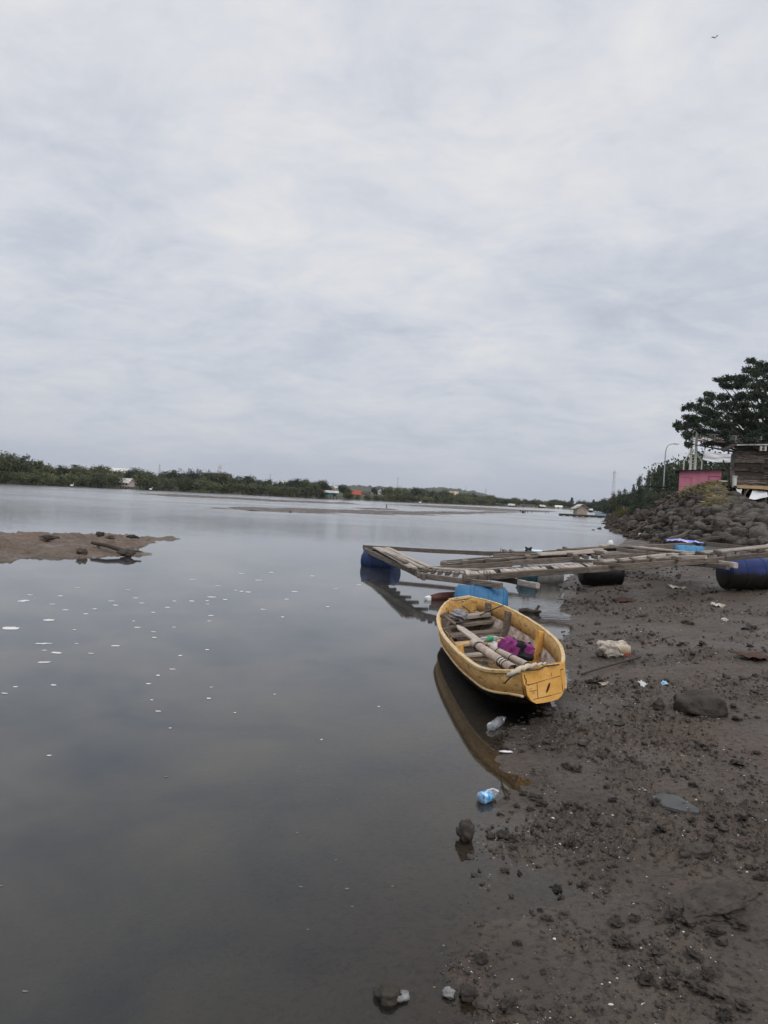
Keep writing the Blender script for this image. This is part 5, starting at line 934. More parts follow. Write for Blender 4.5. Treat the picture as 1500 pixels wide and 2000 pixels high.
for px, py, lab in ((140, 952.5, 'white egret standing at the far waterline left of the pale stilt hut'), (294, 959.5, 'white egret on the far mud right of the pale stilt hut'), (820, 985, 'white egret on the mud below the dark trees')):
    p = onz(px, py, 0.05); e = empty('egret', p); tag(e, lab, 'egret'); b = MB(); b.lump(p + Vector((0, 0, .55)), (.38, .16, .2), 3, 12, 8, .1); b.tube([p + Vector((.3, 0, .6)), p + Vector((.42, 0, .85)), p + Vector((.36, 0, 1.05)), p + Vector((.48, 0, 1.1))], [.08, .05, .05, .07], 7); b.build('body', K['egret'], e, True)
    b = MB(); b.tube([p + Vector((.05, .03, 0)), p + Vector((.05, .03, .45))], .03, 5); b.build('leg', K['black'], e); b = MB(); b.tube([p + Vector((-.05, -.03, 0)), p + Vector((-.05, -.03, .45))], .03, 5); b.build('leg', K['black'], e)
# ------------------------------------------------------------------ radio towers
def tower(px, top, base_y, wpx, Y, label, n=9, taper=.45, head=0, alt='redpaint'):
    a = aty(px, base_y, Y); q = atyz(px, Y, 2); h = aty(px, top, Y).z - a.z; s = pxm(Y); w0 = wpx * s / 2; e = empty('radio_tower', a); tag(e, label, 'tower')
    for col_, m in ((0, 'metalwhite'), (1, alt)):
        b = MB()
        for k in range(n):
            if k % 2 != col_: continue
            z0, z1 = h * k / n, h * (k + 1) / n; r0, r1 = w0 * (1 - (1 - taper) * k / n), w0 * (1 - (1 - taper) * (k + 1) / n); th = max(.045, .06 * w0)
            for i in range(4):
                sx_, sy_ = ((-1, -1), (1, -1), (1, 1), (-1, 1))[i]; tx, ty = ((-1, -1), (1, -1), (1, 1), (-1, 1))[(i + 1) % 4]
                b.tube([a + Vector((sx_ * r0, sy_ * r0, z0)), a + Vector((sx_ * r1, sy_ * r1, z1))], th, 4); b.tube([a + Vector((sx_ * r0, sy_ * r0, z0)), a + Vector((tx * r1, ty * r1, z1))], th * .7, 4); b.tube([a + Vector((sx_ * r1, sy_ * r1, z1)), a + Vector((tx * r1, ty * r1, z1))], th * .7, 4)
        b.build('white_lattice' if not col_ else ('red_lattice' if alt == 'redpaint' else 'grey_lattice'), K[m], e)
    b = MB(); b.tube([a + Vector((0, 0, h)), a + Vector((0, 0, h * 1.08))], .06, 5); b.build('antenna', K['metalgrey'], e)
    if head:
        for k in range(3): b = MB(); an = k * 2.1; b.box(a + Vector((math.cos(an) * w0, math.sin(an) * w0, h * (.95 - .04 * k))), (.5, .4, h * .06)); b.build('panel_antenna', K['wallwhite'], e)
tower(428.5, 908, 936, 5.5, 420, 'broadest red and white lattice tower above the dark roofed house', 7, .7, 1); tower(311, 906, 930, 3, 500, 'slim tower on the skyline right of the pale stilt hut'); tower(527, 926, 946, 1.8, 600, 'thin mast right of the two palms'); tower(593, 932, 946, 1.8, 650, 'thin mast on the skyline left of the teal hut')
tower(650, 941, 953, 1.8, 700, 'short thin mast directly above the teal hut'); tower(776, 932, 958, 2.6, 600, 'tall slim tower above the dark clump right of the white house', 9, .5, 1); tower(785, 950, 958, 1.5, 650, 'small stub mast just right of the tall slim tower'); tower(910, 950, 966, 1.6, 900, 'thin mast on the far hill left of the hill tower'); tower(948, 953, 974, 2.4, 700, 'tower standing at the right end of the far hill'); tower(1020, 972, 984, 1.2, 1200, 'faint mast above the trees at the river end')
tower(1197.5, 920, 968, 5.5, 520, 'tall pale lattice tower above the trees of the right bank', 10, .4, 1, 'metalgrey')
# ------------------------------------------------------------------ right bank trees and shrubs
def rt(key, px, top, Y, zb, wpx, label, cat='tree', group=None, name='tree'):
    p = atyz(px, Y, zb); H_ = aty(px, top, Y).z - zb; return tree(key, p, H_, wpx * pxm(Y), label, cat, group, name)
for px, tp, Y, wx in ((1150, 981, 420, 16), (1160, 979, 380, 18), (1170, 977, 340, 18), (1178, 974, 310, 20), (1187, 972, 280, 22), (1196, 968, 250, 24)): rt('dark', px, tp, Y, 1.2, wx * 1.5, 'dark tree receding along the right bank toward the river end', 'tree', 'receding trees of the right bank', 'dark_tree')
for px, tp, Y, wx in ((1166, 985, 330, 20), (1180, 982, 270, 24), (1190, 981, 230, 26), (1200, 979, 200, 28)): rt('shrub', px, tp, Y, .6, wx, 'dark waterside shrub along the receding right bank', 'shrub', 'waterside shrubs of the right bank', 'shrub')
for px, tp, wx, Y in ((1207, 956, 30, 170), (1216, 958, 30, 150), (1201, 966, 30, 190)): rt('olive', px, tp, Y, 1.6, wx, 'loose olive tree beside the pale lattice tower on the right bank', 'tree', 'olive trees by the pale tower', 'bank_tree')
for px, tp, wx, Y in ((1262, 915, 26, 150), (1246, 925, 26, 150), (1236, 944, 20, 140), (1270, 924, 22, 160)): rt('wispy', px, tp, Y, 2.0, wx * 1.4, 'wispy grey tree behind the shrubs near the street lamps', 'tree', 'wispy grey trees near the lamps', 'wispy_tree')
for px, tp, wx, Y in ((1222, 952, 30, 118), (1240, 953, 34, 112), (1255, 948, 34, 108), (1232, 966, 34, 104)): rt('shrub', px, tp, Y, 2.2, wx, 'dark green shrub in the thicket below the wispy trees', 'shrub', 'dark shrubs below the wispy trees', 'shrub')
for px, tp, wx, Y, zb in ((1262, 964, 40, 66, 1.0), (1280, 962, 44, 62, 1.35), (1298, 962, 40, 60, 1.9), (1314, 958, 34, 60, 2.5), (1272, 974, 36, 60, .95), (1246, 976, 34, 72, .9)): rt('shrub', px, tp, Y, zb, wx, 'dark leafy shrub growing down between the brown rocks left of the pink shed', 'shrub', 'dark shrubs between the brown rocks', 'shrub')
for px, tp, wx, Y in ((1262, 956, 48, 80), (1285, 950, 52, 76), (1305, 946, 46, 72), (1275, 966, 44, 70), (1298, 968, 44, 68), (1248, 968, 38, 86)): rt('shrub', px, tp, Y, 1.9, wx, 'dense dark shrub left of the pink shed at the top of the rocks', 'shrub', 'dense shrubs left of the pink shed', 'shrub')
for px, tp, wx, Y in ((1308, 962, 34, 63), (1322, 966, 28, 60), (1296, 972, 30, 66), (1228, 987, 40, 84), (1243, 984, 34, 78), (1212, 989, 28, 92), (1252, 990, 26, 74)): rt('yshrub', px, tp, Y, .9, wx, 'yellow green bush growing low on the boulder bank', 'bush', 'yellow green bushes on the boulders', 'bush')
for px, tp, wx, Y in ((1395, 985, 40, 36), (1408, 979, 36, 37), (1390, 996, 34, 34.5)): rt('oshrub', px, tp, Y, 1.5 if Y > 35 else 1.35, wx, 'weedy olive bush growing among the boulders left of the shack', 'bush', 'weedy bushes left of the shack', 'bush')
for px, tp, wx, Y in ((1312, 896, 76, 170), (1294, 916, 66, 185), (1302, 908, 60, 180), (1322, 892, 60, 112), (1335, 882, 80, 130), (1375, 872, 90, 120), (1420, 870, 90, 118), (1345, 900, 70, 110), (1400, 890, 80, 108), (1320, 925, 60, 120), (1460, 875, 90, 116), (1275, 938, 40, 160), (1440, 890, 80, 106), (1370, 905, 60, 100)): rt('shrub', px, tp, Y, 3.0, wx * 1.15, 'dark tree in the shaded mass behind the pink shed', 'tree', 'dark trees behind the pink shed', 'dark_tree')
for px, tp, wx, Y in ((1310, 960, 40, 66), (1340, 915, 50, 98), (1365, 910, 50, 96), (1395, 910, 46, 95), (1420, 915, 46, 95), (1440, 915, 50, 94), (1385, 935, 40, 92), (1412, 943, 40, 76)): rt('shrub', px, tp, Y, 3.0, wx, 'dark undergrowth shrub around the pink shed', 'shrub', 'dark shrubs around the pink shed', 'shrub')
# the big rain tree, built limb by limb
RC = [(1390, 120, 60, 25), (1450, 150, 60, 35), (1330, 190, 50, 20), (1345, 112, 30, 16), (1450, 215, 90, 35), (1240, 250, 110, 30), (1090, 285, 55, 22), (1110, 325, 45, 20), (1230, 320, 80, 30), (1360, 300, 120, 45), (1460, 310, 80, 60), (990, 395, 40, 15), (1060, 420, 100, 30), (1180, 410, 110, 40), (1340, 420, 150, 50), (1470, 430, 80, 60), (960, 460, 60, 22), (1040, 500, 100, 32), (1190, 500, 130, 36), (1350, 520, 120, 36), (800, 525, 40, 18), (870, 500, 60, 20), (930, 540, 90, 28), (1080, 580, 140, 32), (1250, 590, 120, 36), (1400, 590, 120, 28), (1480, 520, 50, 40), (830, 600, 60, 20), (900, 620, 110, 26), (1050, 650, 150, 36), (1230, 660, 150, 36), (1400, 660, 130, 36), (720, 655, 35, 16), (760, 690, 50, 16), (850, 665, 70, 18), (840, 750, 70, 22), (800, 770, 40, 18), (960, 720, 130, 30), (1130, 740, 150, 32), (1300, 730, 150, 36), (1430, 720, 90, 36), (820, 830, 40, 18), (1000, 820, 80, 16), (1150, 830, 80, 16), (1560, 160, 90, 40), (1600, 260, 120, 50), (1680, 320, 120, 45), (1580, 380, 120, 50), (1720, 430, 120, 40), (1600, 500, 130, 45), (1760, 540, 130, 40), (1640, 620, 140, 40), (1820, 640, 110, 35), (1560, 690, 130, 40), (1720, 740, 140, 35), (1880, 720, 90, 30), (1950, 650, 70, 25), (1840, 480, 90, 35), (1300, 800, 120, 22), (1420, 795, 100, 22), (1490, 770, 70, 30), (1200, 775, 90, 22), (1550, 790, 120, 30), (1660, 800, 120, 30)]
YT = 80.0; tp = atyz(1512, YT + 2, 3.2); rtree = empty('rain_tree', tp); tag(rtree, 'huge spreading dark rain tree towering over the pink shed and the shack', 'tree')
cs = []; rr = []; b = MB(); fork = tp + Vector((0, 0, 4.5)); b.tube([tp - Vector((0, 0, .5)), tp + Vector((.15, 0, 2.4)), fork], [.75, .58, .5], 12)
for x, y, rx, ry in RC:
    for k in range(8):
        Y = YT + R.uniform(-7.5, 8.5); q = aty(1160 + (x + R.uniform(-.95, .95) * rx) / 4.41, 680 + (y + R.uniform(-.7, .7) * ry) / 4.41, Y); w_ = rx / 4.41 * pxm(Y) * R.uniform(.20, .42); cs.append(tuple(q)); rr.append((w_, w_, max(.2, w_ * R.uniform(.30, .50))))
    q0 = Vector(cs[-8]); md = fork.lerp(q0, .5) + Vector((0, 0, R.uniform(-.5, .9))); b.tube([fork, fork.lerp(md, .5), md, md.lerp(q0, .6), q0], [.20, .16, .11, .06, .03], 5)
b.build('trunk', K['bark'], rtree, True)
V, Fc = leaves(cs, rr, 100000, .095, 77, .4, 1.0, True); V -= np.array(tuple(tp)); mesh_np('crown', V, Fc, K['rainleaf'], False, rtree)
# ------------------------------------------------------------------ boulders on the embankment
bp_ = []
for q in range(7):
    b = MB(); b.lump((0, 0, 0), (.5, .38, .30), 120 + q * 3, 20 if q < 4 else 11, 13 if q < 4 else 7, .3 if q < 4 else .6, 1.4 if q < 4 else 2.2); bp_.append(b)
PB = [b.build('boulder', K['boulder'], None, True) if i < 4 else b.build('rubble_rock', K['brownrock'], None, False) for i, b in enumerate(bp_)]; usedB = set()
def boulder(i, p, s, lab, grp, name):
    o = PB[i] if i not in usedB else PB[i].copy()
    if i in usedB: link(o)
    usedB.add(i); o.location = p; k = R.uniform(.85, 1.2); o.scale = (s * k, s, s * R.uniform(.85, 1.25)); o.rotation_euler = (R.uniform(-.4, .4), R.uniform(-.4, .4), R.uniform(0, 6.3)); tag(o, lab, 'rock', grp)
pts = []
def tryput(u, v_, s, lab, grp, i, k=.42, lift=.12):
    p = emb(u, v_)
    for q, sq in pts:
        if (q - p).length < (s + sq) * k: return False
    pts.append((p, s)); boulder(i, p + Vector((0, 0, s * lift)), s, lab, grp, 'boulder'); return True
n = 0; tries = 0
while n < 250 and tries < 9000:      # large rounded ones, near part
    tries += 1; u = R.uniform(1.2, 5.6); v_ = R.uniform(-.02, .80) if u < 3.9 else R.uniform(0, .72); s = R.uniform(.42, .88) * (1.0 if u < 4.4 else .8)
    if u > 4.1 and v_ > .62: continue
    n += tryput(u, v_, s, 'rounded grey boulder in the near part of the rock bank', 'rounded boulders of the bank', R.randrange(4), .36)
n = 0; tries = 0
while n < 210 and tries < 9000:
    tries += 1; u = R.uniform(4.3, 7.2); v_ = R.uniform(-.05, .92); s = R.uniform(.36, .85) * (1 if u < 6 else 1.5)
    n += tryput(u, v_, s, 'brown angular rock in the far part of the rock bank', 'brown rocks of the bank', 4 + R.randrange(3), .34)
V = []; Fc = []; base = MB(); base.lump((0, 0, 0), (.5, .42, .36), 5, 9, 6, .5, 2); bv = np.array([tuple(q) for q in base.v]); bf = np.array(base.f)
for k in range(1500):
    u = R.uniform(.2, 8.6); p = emb(u, R.uniform(-.1, 1.0 if u > 4.4 else .9)); s = R.uniform(.12, .42) * (1 if u < 6.5 else 2.2); an = R.uniform(0, 6.3); q = bv * s * np.array([1, R.uniform(.7, 1.3), R.uniform(.7, 1.1)]); V.append(np.stack([q[:, 0] * math.cos(an) - q[:, 1] * math.sin(an) + p.x, q[:, 0] * math.sin(an) + q[:, 1] * math.cos(an) + p.y, q[:, 2] + p.z + .03], 1)); Fc.append(bf + len(bv) * k)
tag(mesh_np('rubble', np.concatenate(V), np.concatenate(Fc), K['brownrock'], False), kind='stuff')
# dry grass along the crest
g = np.random.RandomState(9); V = []; n = 0
def blades(fn, cnt, h0, h1, wd):
    global n
    for k in range(cnt):
        p = np.array(tuple(fn())); h = g.uniform(h0, h1); a = g.uniform(0, 6.28); dx = np.array([math.cos(a), math.sin(a), 0]) * wd; ln = np.array([g.normal() * .3, g.normal() * .3, 1]); V.extend([p - dx, p + dx, p + ln * h * .6 + dx * .6, p + ln * h * .6 - dx * .6, p + ln * h * .6 - dx * .6, p + ln * h * .6 + dx * .6, p + ln * h + np.array([g.normal() * .12, g.normal() * .12, -.05]), p + ln * h + np.array([.01, 0, -.05])])
blades(lambda: emb(g.uniform(3.75, 5.2), g.uniform(.72, 1.0)) + Vector((0, 0, -.05)), 7000, .12, .36, .016)
blades(lambda: emb(g.uniform(3.7, 4.6), 1) + Vector((g.uniform(0, 5), g.uniform(0, 3), -.05)), 3000, .06, .16, .016); blades(lambda: emb(g.uniform(3.75, 4.3), g.uniform(.42, .72)) + Vector((0, 0, -.03)), 1600, .12, .35, .016); blades(lambda: emb(g.uniform(1.5, 3.4), g.uniform(.72, .95)) + Vector((0, 0, -.03)), 1600, .2, .5, .02)
V = np.array(V); tag(mesh_np('dry_grass', V, np.arange(len(V)).reshape(-1, 4), K['grassdry']), kind='stuff')
# ------------------------------------------------------------------ pink shed
Y = 61.0; A = aty(1325, 962, Y); s = pxm(Y); W_, Hs = 75 * s, 43 * s; c = A; e = empty('pink_shed', A); tag(e, 'small pink painted shed with a dark flat roof at the top of the bank', 'shed')
b = MB(); zb = 3.0; b.add([Vector((c.x, Y, zb)), Vector((c.x + W_, Y, zb)), Vector((c.x + W_, Y, c.z + Hs + .18)), Vector((c.x, Y, c.z + Hs - .05)), Vector((c.x, Y + 2.4, zb)), Vector((c.x + W_, Y + 2.4, zb)), Vector((c.x + W_, Y + 2.4, c.z + Hs + .18)), Vector((c.x, Y + 2.4, c.z + Hs - .05))], [(0, 1, 2, 3), (5, 4, 7, 6), (1, 5, 6, 2), (4, 0, 3, 7), (3, 2, 6, 7)]); b.build('wall', K['pink'], e)
b = MB(); b.prism([Vector((c.x - .35, Y - .35, c.z + Hs - .06)), Vector((c.x + W_ + .25, Y - .35, c.z + Hs + .19)), Vector((c.x + W_ + .25, Y + 2.7, c.z + Hs + .19)), Vector((c.x - .35, Y + 2.7, c.z + Hs - .06))], (0, 0, .05)); b.build('roof', K['tin'], e)
def shedpart(u0, u1, v0, v1, name, m, o=.012):
    b = MB(); b.prism([Vector((c.x + W_ * u, Y - o, c.z + Hs * v)) for u, v in ((u0, v0), (u1, v0), (u1, v1), (u0, v1))], (0, o - .001, 0)); return b.build(name, K[m], e)
d_ = shedpart(.03, .29, .05, .68, 'door', 'pink', .02)
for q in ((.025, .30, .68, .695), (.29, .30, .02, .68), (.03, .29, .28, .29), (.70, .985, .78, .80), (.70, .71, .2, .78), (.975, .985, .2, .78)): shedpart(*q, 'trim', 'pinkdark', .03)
e.rotation_euler = (0, 0, -.37)
# stacked boards, stones and rubbish beside the shed
for k, (px, py, wx, hx, Yb) in enumerate(((1383, 951, 34, 4, 57), (1398, 946, 26, 5, 56), (1408, 942, 20, 7, 55), (1388, 948.5, 30, 3, 56.5))):
    p = aty(px, py, Yb); b = MB(); b.box(p, (wx * pxm(Yb), .5, hx * pxm(Yb)), R.uniform(-.1, .1)); tag(b.build('concrete_block', K['concrete'], None, org=p), ['longest whitish concrete slab on the grass right of the pink shed', 'raised whitish slab stacked behind the longest slab', 'thick grey white block nearest the shack', 'thin white slab lying between the others by the shed'][k], 'slab')
for px, py, wx, hx, m, lab in ((1343, 960, 13, 6, 'cloth', 'pale heap of rubbish at the foot of the pink shed'), (1380, 995, 18, 4, 'whitebag', 'white plastic rubbish caught among the boulders below the grass'), (1391, 988, 9, 3, 'whitebag', 'small white plastic scrap on the boulders near the weeds'), (1476, 1011, 12, 6, 'bluescrap', 'blue plastic scrap wedged between the boulders under the pole'), (1327, 979, 6, 4, 'cloth', 'small pale rag on the brown rocks below the pink shed'), (1250, 1044, 7, 6, 'whitebag', 'white scrap on the dark rocks at the waterline'), (1244, 1031, 10, 3, 'sack', 'pale scrap among the brown rocks above the waterline')):
    Yb = 58 if px == 1343 else {1380: 34.5, 1391: 36, 1476: 31, 1327: 56, 1250: 43.5, 1244: 52}[px]; p = aty(px, py, Yb); s_ = pxm(Yb); b = MB(); b.lump((0, 0, 0), (wx * s_ / 2, .18, hx * s_ / 2), int(px), 12, 8, .6); o = b.build('rubbish', K[m], None, False); o.location = p; tag(o, lab, 'rubbish')
# ------------------------------------------------------------------ timber shack on the right
Y = 36.0; s = pxm(Y); L0 = aty(1433, 952, Y); x0 = L0.x; zb = L0.z; x1 = x0 + 3.9; zt = aty(1440, 879, Y).z
sh = empty('shack', L0); tag(sh, 'rickety shack of old grey brown boards standing on posts over the boulders', 'shack')
b = MB(); b.box(((x0 + x1) / 2, Y + 1.6, (zb + zt) / 2), (x1 - x0 - .06, 3.0, zt - zb)); b.build('wall', K['wooddark'], sh)
nrow = 9
for r_ in range(nrow):
    z0 = zb + (zt - zb) * r_ / nrow; xx = x0 - .02
    while xx < x1:
        L = R.uniform(.5, 1.5); L = min(L, x1 - xx + .05); h = (zt - zb) / nrow * R.uniform(.86, 1.06)
        if R.random() > .06: plank('wall_board', (xx, Y + .08 - R.uniform(0, .05), z0 + h / 2), (xx + L - .02, Y + .08 - R.uniform(0, .05), z0 + h / 2 + R.uniform(-.02, .02)), .03, h, K['shack'], sh, .006, 3)
        xx += L
for yy in range(6): plank('side_board', (x0 - .01, Y + .1, zb + .12 + yy * (zt - zb) / 6), (x0 - .01, Y + 3.0, zb + .14 + yy * (zt - zb) / 6), .03, (zt - zb) / 6.3, K['shack'], sh, .006, 3)
b = MB(); r0 = aty(1424, 883, Y - .5); r1 = aty(1447, 871, Y - .5); r2 = Vector((x1 + .3, Y - .5, zt + .32)); b.prism([r0, r1, r2, r2 + Vector((0, 4, .42)), r1 + Vector((0, 4, .42)), r0 + Vector((0, 4, .42))], (0, 0, .05)); b.build('roof', K['tin'], sh)
plank('roof_edge', r1 + Vector((0, -.03, .03)), r2 + Vector((0, -.03, .03)), .03, .05, K['roofold'], sh)
p0 = aty(1441, 950.5, Y - .08); plank('floor_beam', p0, (p0.x + 1.1, Y - .08, p0.z), .06, .15, K['woodnew'], sh); plank('floor_beam', (p0.x + 1.12, Y - .08, p0.z - .01), (x1, Y - .08, p0.z - .02), .06, .15, K['woodnew'], sh)
for px, yb in ((1444, 1004), (1452, 1000), (1468, 998), (1490, 990), (1520, 985), (1438, 1000)):
    t_ = aty(px, 954, Y + .1); bz = aty(px, yb, Y - .2); b = MB(); b.tube([bz - Vector((0, 0, .3)), t_], [.05, .045], 7); b.build('post', K['wood'], sh)
for k in range(11):
    pa = aty(1432 + R.uniform(0, 26), 955 + R.uniform(0, 8), Y + .25); pb = aty(1418 + R.uniform(0, 32), 1000 + R.uniform(-6, 8), Y - .35); b = MB(); b.tube([pa, pb], R.uniform(.015, .035), 6); tag(b.build('pole', K['wood' if k % 2 else 'wooddark'], None, org=pb), 'thin grey pole leaning in the bundle under the left corner of the shack', 'pole', 'poles leaning under the shack')
pa = aty(1444, 985, Y - .2); pb = aty(1462, 954, Y - .1); plank('brace', pa.lerp(pb, .3), pb, .05, .06, K['wood'], sh)
b = MB(); b.box(((x0 + x1) / 2 + .3, Y + 2.2, zb - .8), (x1 - x0 - .8, .08, 1.8)); b.build('hollow_shade_sheet', K['black'], sh)  # added black sheet standing in for shade in the hollow under the floor
sh.rotation_euler = (0, 0, -.36)
def cloth(name, pts, label, m='whitecloth', th=.012, cat='tarp', n=14, sag=.05, seed=1):
    A, B_, C_, D_ = [Vector(q) for q in pts]; V = []; N = (n + 1) ** 2; Fc = []
    nn = (B_ - A).cross(D_ - A).normalized()
    for lay in (0, 1):
        for j in range(n + 1):
            for i in range(n + 1):
                u, v_ = i / n, j / n; p = A.lerp(B_, u).lerp(D_.lerp(C_, u), v_); p = p + nn * (sag * float(fbm(u * 3, v_ * 4, 3, seed)) + lay * th) - Vector((0, 0, sag * 1.2 * math.sin(math.pi * u))); V.append(p)
    for j in range(n):
        for i in range(n): a = j * (n + 1) + i; Fc += [(a, a + 1, a + n + 2, a + n + 1), (N + a, N + a + n + 1, N + a + n + 2, N + a + 1)]
    for k in range(n):
        for a, b_ in ((k, k + 1), (n * (n + 1) + k + 1, n * (n + 1) + k), ((k + 1) * (n + 1), k * (n + 1)), (k * (n + 1) + n, (k + 1) * (n + 1) + n)): Fc.append((b_, a, N + a, N + b_))
    b = MB(); b.add(V, Fc); return tag(b.build(name, K[m], None, True, org=A), label, cat)
cloth('hanging_tarp', (aty(1437, 954, Y - .2), aty(1449, 955, Y - .2), aty(1447, 971, Y - .3), aty(1445, 970, Y - .3)), 'small triangular white tarp hanging under the left corner of the shack', sag=.03)
cloth('hanging_tarp', (aty(1471, 955, Y - .2), aty(1496, 956, Y - .2), aty(1501, 970, Y - .9), aty(1462, 975, Y - .9)), 'wide white tarp hanging out below the floor of the shack', sag=.04, seed=4)
cloth('banner', (aty(1375, 879, 47), aty(1433, 887, 46.5), aty(1433, 903, 46.5), aty(1374, 899, 47)), 'white cloth banner strung between the gate and the shack', sag=.06, seed=7, cat='banner')
p = aty(1434.5, 942, Y - .25); e = empty('meter_box', p); tag(e, 'tall narrow grey meter box on the left corner of the shack', 'meter box'); b = MB(); b.box(p, (.15, .14, .46)); b.build('box_body', K['concrete'], e); b = MB(); b.box(p + Vector((0, 0, .27)), (.17, .17, .07)); b.build('box_lid', K['metalgrey'], e); b = MB(); b.box(p + Vector((0, -.075, -.2)), (.13, .012, .09)); b.build('box_window', K['glass'], e)
p0 = aty(1426, 956, Y + .9); p1 = aty(1422, 905, Y + .9); b = MB(); b.tube([p0 - Vector((0, 0, .5)), p1], [.07, .05], 8); b.tube([p0.lerp(p1, .62), aty(1412, 898, Y + .9)], [.045, .03], 7); tag(b.build('forked_post', K['wood'], None, org=p0), 'forked grey post standing just left of the shack under the banner', 'post')
for px, y0, y1, lab in ((1407.5, 972, 953, 'short dark fence post in the grass left of the shack'), (1419, 964, 953, 'second dark fence post close to the left corner of the shack')):
    p0 = aty(px, y0, 37.0); b = MB(); b.tube([p0 - Vector((0, 0, .3)), aty(px, y1, 37.0)], .05, 7); tag(b.build('fence_post', K['wooddark'], None, org=p0), lab, 'post')
p = aty(1408, 978, 36); b = MB(); b.lump((0, 0, 0), (.22, .03, .08), 4, 14, 8, .3); o = b.build('plastic_basin', K['concrete'], None, True); o.location = p; o.rotation_euler = (.5, -.7, .3); tag(o, 'pale basin lying tilted in the weeds left of the shack', 'basin')
# long poles lying on the boulders
def lying(pa, pb, r, label, m): 
    b = MB(); n_ = 8; b.tube([pa.lerp(pb, k / n_) + Vector((0, 0, .03 * math.sin(k * 1.9))) for k in range(n_ + 1)], r, 9); tag(b.build('long_pole', K[m], None, True, org=pa), label, 'pole')
lying(aty(1408, 1023, 31.3), aty(1530, 975, 35.2), .085, 'long rusty dark pole lying across the boulders below the shack', 'rust'); lying(aty(1302, 1056, 29.5), aty(1378, 1028, 33.5), .07, 'long grey bamboo pole lying on the boulders behind the raft', 'wood'); lying(aty(1316, 1055, 29.6), aty(1362, 1040, 31), .05, 'shorter dark pole beside the grey bamboo pole behind the raft', 'wooddark')
p = aty(1388, 1056, 27.5); b = MB(); b.tube([p + Vector((-.5, 0, -.1)), p + Vector((0, 0, .05)), p + Vector((.35, .1, .1)), p + Vector((.8, .2, .35))], [.10, .12, .09, .04], 8); tag(b.build('tree_stump', K['wooddark'], None, org=p), 'dark broken branch sticking out behind the far corner of the raft', 'branch')
# ------------------------------------------------------------------ street lamps
def lamp(px, ybase, ytop, ax_, ay_, Y, label):
    p0 = atyz(px, Y, 2.9); p1 = aty(px + (ybase - ytop) * .0, ytop + 12, Y); p1 = Vector((p0.x, p0.y, p1.z)); tip = aty(ax_, ay_, Y); e = empty('street_lamp', p0); tag(e, label, 'street lamp'); b = MB()
    sp = (tip - p1); b.tube([p0, p0.lerp(p1, .5), p1, p1 + Vector((sp.x * .10, 0, sp.z * .55)), p1 + Vector((sp.x * .32, 0, sp.z * .86)), p1 + Vector((sp.x * .62, 0, sp.z * .97)), tip], [.11, .09, .075, .07, .06, .055, .05], 8); b.build('pole', K['metalgrey'], e, True)
    b = MB(); b.lump(tip + Vector((.22, 0, .02)), (.42, .16, .09), 3, 14, 8, .08); b.build('lamp_head', K['concrete'], e, True)
lamp(1294, 985, 872, 1317, 867, 100, 'taller grey street lamp with a curved arm left of the rain tree'); lamp(1267.5, 985, 909, 1284, 904.5, 150, 'more distant street lamp with a curved arm above the wispy trees')
p = aty(1280, 951, 92); e = empty('shelter', p); tag(e, 'flat dark roof of a shelter under the street lamps', 'shelter'); b = MB(); b.box(p, (36 * pxm(92), 2, .12)); b.build('roof', K['tin'], e)
for k in (-1, 1): b = MB(); b.tube([p + Vector((k * .95, -.8, -.05)), Vector((p.x + k * .95, p.y - .8, 2.4))], .06, 6); b.build('post', K['wooddark'], e)
# ------------------------------------------------------------------ white metal gate arch behind the shed
Y = 76.5; s = pxm(Y); gx = aty(1353.5, 900, Y).x; gx2 = aty(1490, 880, Y).x; gt = empty('gateway', (gx, Y, 3.2)); tag(gt, 'pale metal gateway with barred wings, twin columns and a long barred crossbeam', 'gateway')
def zz_(py): return aty(1354, py, Y).z
for X in (gx, gx2):
    for dx in (-.23, .23): b = MB(); b.box((X + dx, Y, (3.0 + zz_(846)) / 2), (.18, .2, zz_(846) - 3.0)); b.build('column', K['metalwhite'], gt)
    b = MB()
    for k in range(22): z = 3.4 + k * (zz_(848) - 3.5) / 22; b.box((X, Y + .02, z), (.32, .05, .05))
    b.build('column_bars', K['metalwhite'], gt)
    for sg in (-1, 1):
        b = MB(); zl, zh = zz_(901), zz_(887); xo = X + sg * .88; b.tube([(xo, Y, 3.0), (xo, Y, zl), (X + sg * .31, Y, zh + .12)], .07, 8); b.build('wing_frame', K['metalwhite'], gt)
        b = MB()
        for k in range(13):
            z = 3.3 + k * .22; 
            if z < zl + .35: b.tube([(X + sg * .31, Y, z + .10), (xo, Y, z - .05 if z < zl else zl)], .035, 6)
        b.build('wing_bars', K['metalwhite'], gt)
    b = MB(); zt_ = zz_(840); b.tube([(X - .25, Y, zz_(866)), (X - .22, Y, zt_ - .3), (X, Y, zt_), (X + .22, Y, zt_ - .3), (X + .25, Y, zz_(866))], .05, 8); b.build('arch_top', K['metalwhite'], gt)
zb_ = zz_(862); zt_ = zz_(851); b = MB()
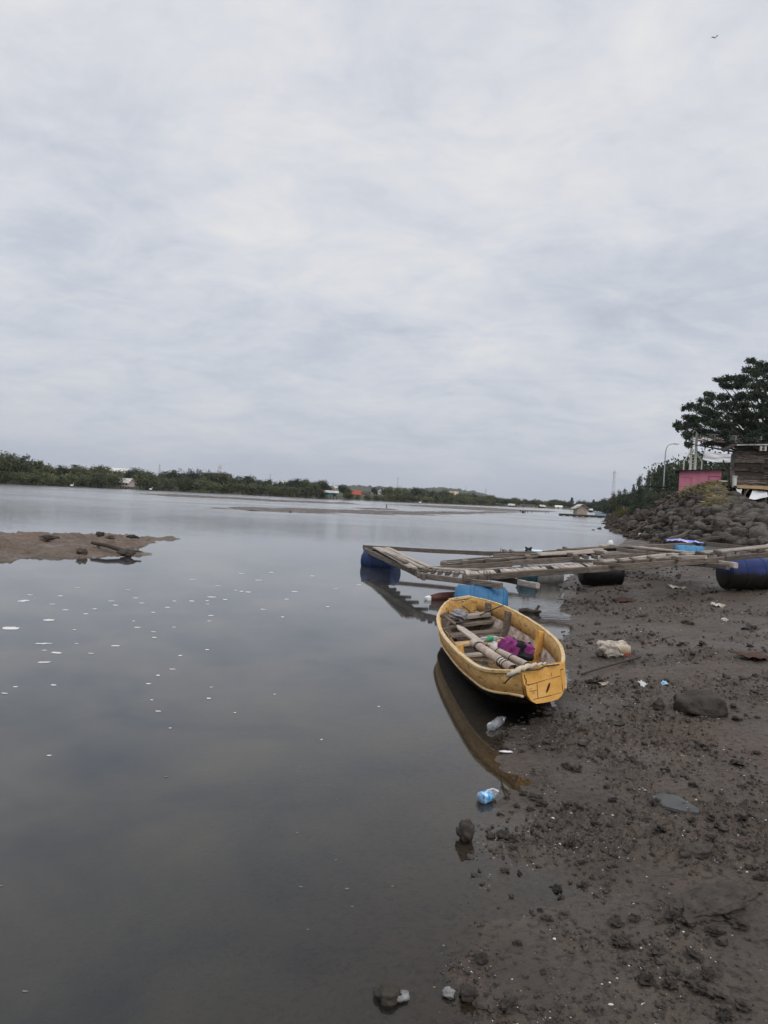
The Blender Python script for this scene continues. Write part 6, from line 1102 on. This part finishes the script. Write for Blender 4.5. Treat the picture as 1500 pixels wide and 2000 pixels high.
for k in range(6): b.beam((gx + .3, Y, zb_ + .40 + (k - 2) * .13), (gx2 - .3, Y, zb_ + .40 + (k - 2) * .13), .04, .04)
for k in range(9): x = gx + .6 + k * (gx2 - gx - 1.2) / 8; b.box((x, Y + .03, zb_ + .44), (.05, .05, .7))
b.build('crossbeam_bars', K['metalwhite'], gt); b = MB(); b.beam((gx + .3, Y - .05, zb_ + .06), (gx + 3.2, Y - .05, zb_ + .06), .05, .09); b.beam((gx + 3.7, Y - .05, zb_ + .06), (gx2 - 1.2, Y - .05, zb_ + .06), .05, .09); b.build('orange_bar', K['orange'], gt)
# ------------------------------------------------------------------ bird gliding in the sky
p = aty(1396, 73, 70); s = pxm(70); e = empty('gull', p); tag(e, 'small grey bird gliding high in the cloudy sky', 'bird')
b = MB(); b.tube([p + Vector((-1.5 * s, .5 * s, -1 * s)), p + Vector((0, 0, -.9 * s)), p + Vector((1 * s, -1 * s, -1.2 * s)), p + Vector((1.6 * s, -2 * s, -1.6 * s))], [.3 * s, .9 * s, .8 * s, .2 * s], 8); b.build('body', K['bird'], e, True)
for pts in ([(-1, 0, -.6), (-3.4, 0, 0), (-4.2, 0, .9), (-7, 0, -1.0)], [(.8, 0, -.6), (2.8, 0, 2.6), (4.0, 0, 3.4), (7, 0, 3.7)]):
    b = MB(); q = [p + Vector(x) * s for x in pts]; wd_ = [1.6, 1.5, 1.2, .2]; top = [a + Vector((0, w_ * s, .15 * s)) for a, w_ in zip(q, wd_)]; bot = [a - Vector((0, w_ * s, .15 * s)) for a, w_ in zip(q, wd_)]
    b.prism(bot + top[::-1], (0, 0, .25 * s)); b.build('wing', K['bird'], e)
# ------------------------------------------------------------------ thin haze over the river
HAZE = True
if HAZE:
    m, t, out = nodes('river_haze'); v = t.nodes.new('ShaderNodeVolumePrincipled'); v.inputs['Color'].default_value = (.80, .86, .95, 1); v.inputs['Density'].default_value = .00012; v.inputs['Anisotropy'].default_value = .2; t.links.new(v.outputs[0], out.inputs['Volume'])
    b = MB(); b.box((0, 1200, 41), (9000, 3000, 90)); hz_ = b.build('haze', m); tag(hz_, kind='stuff')
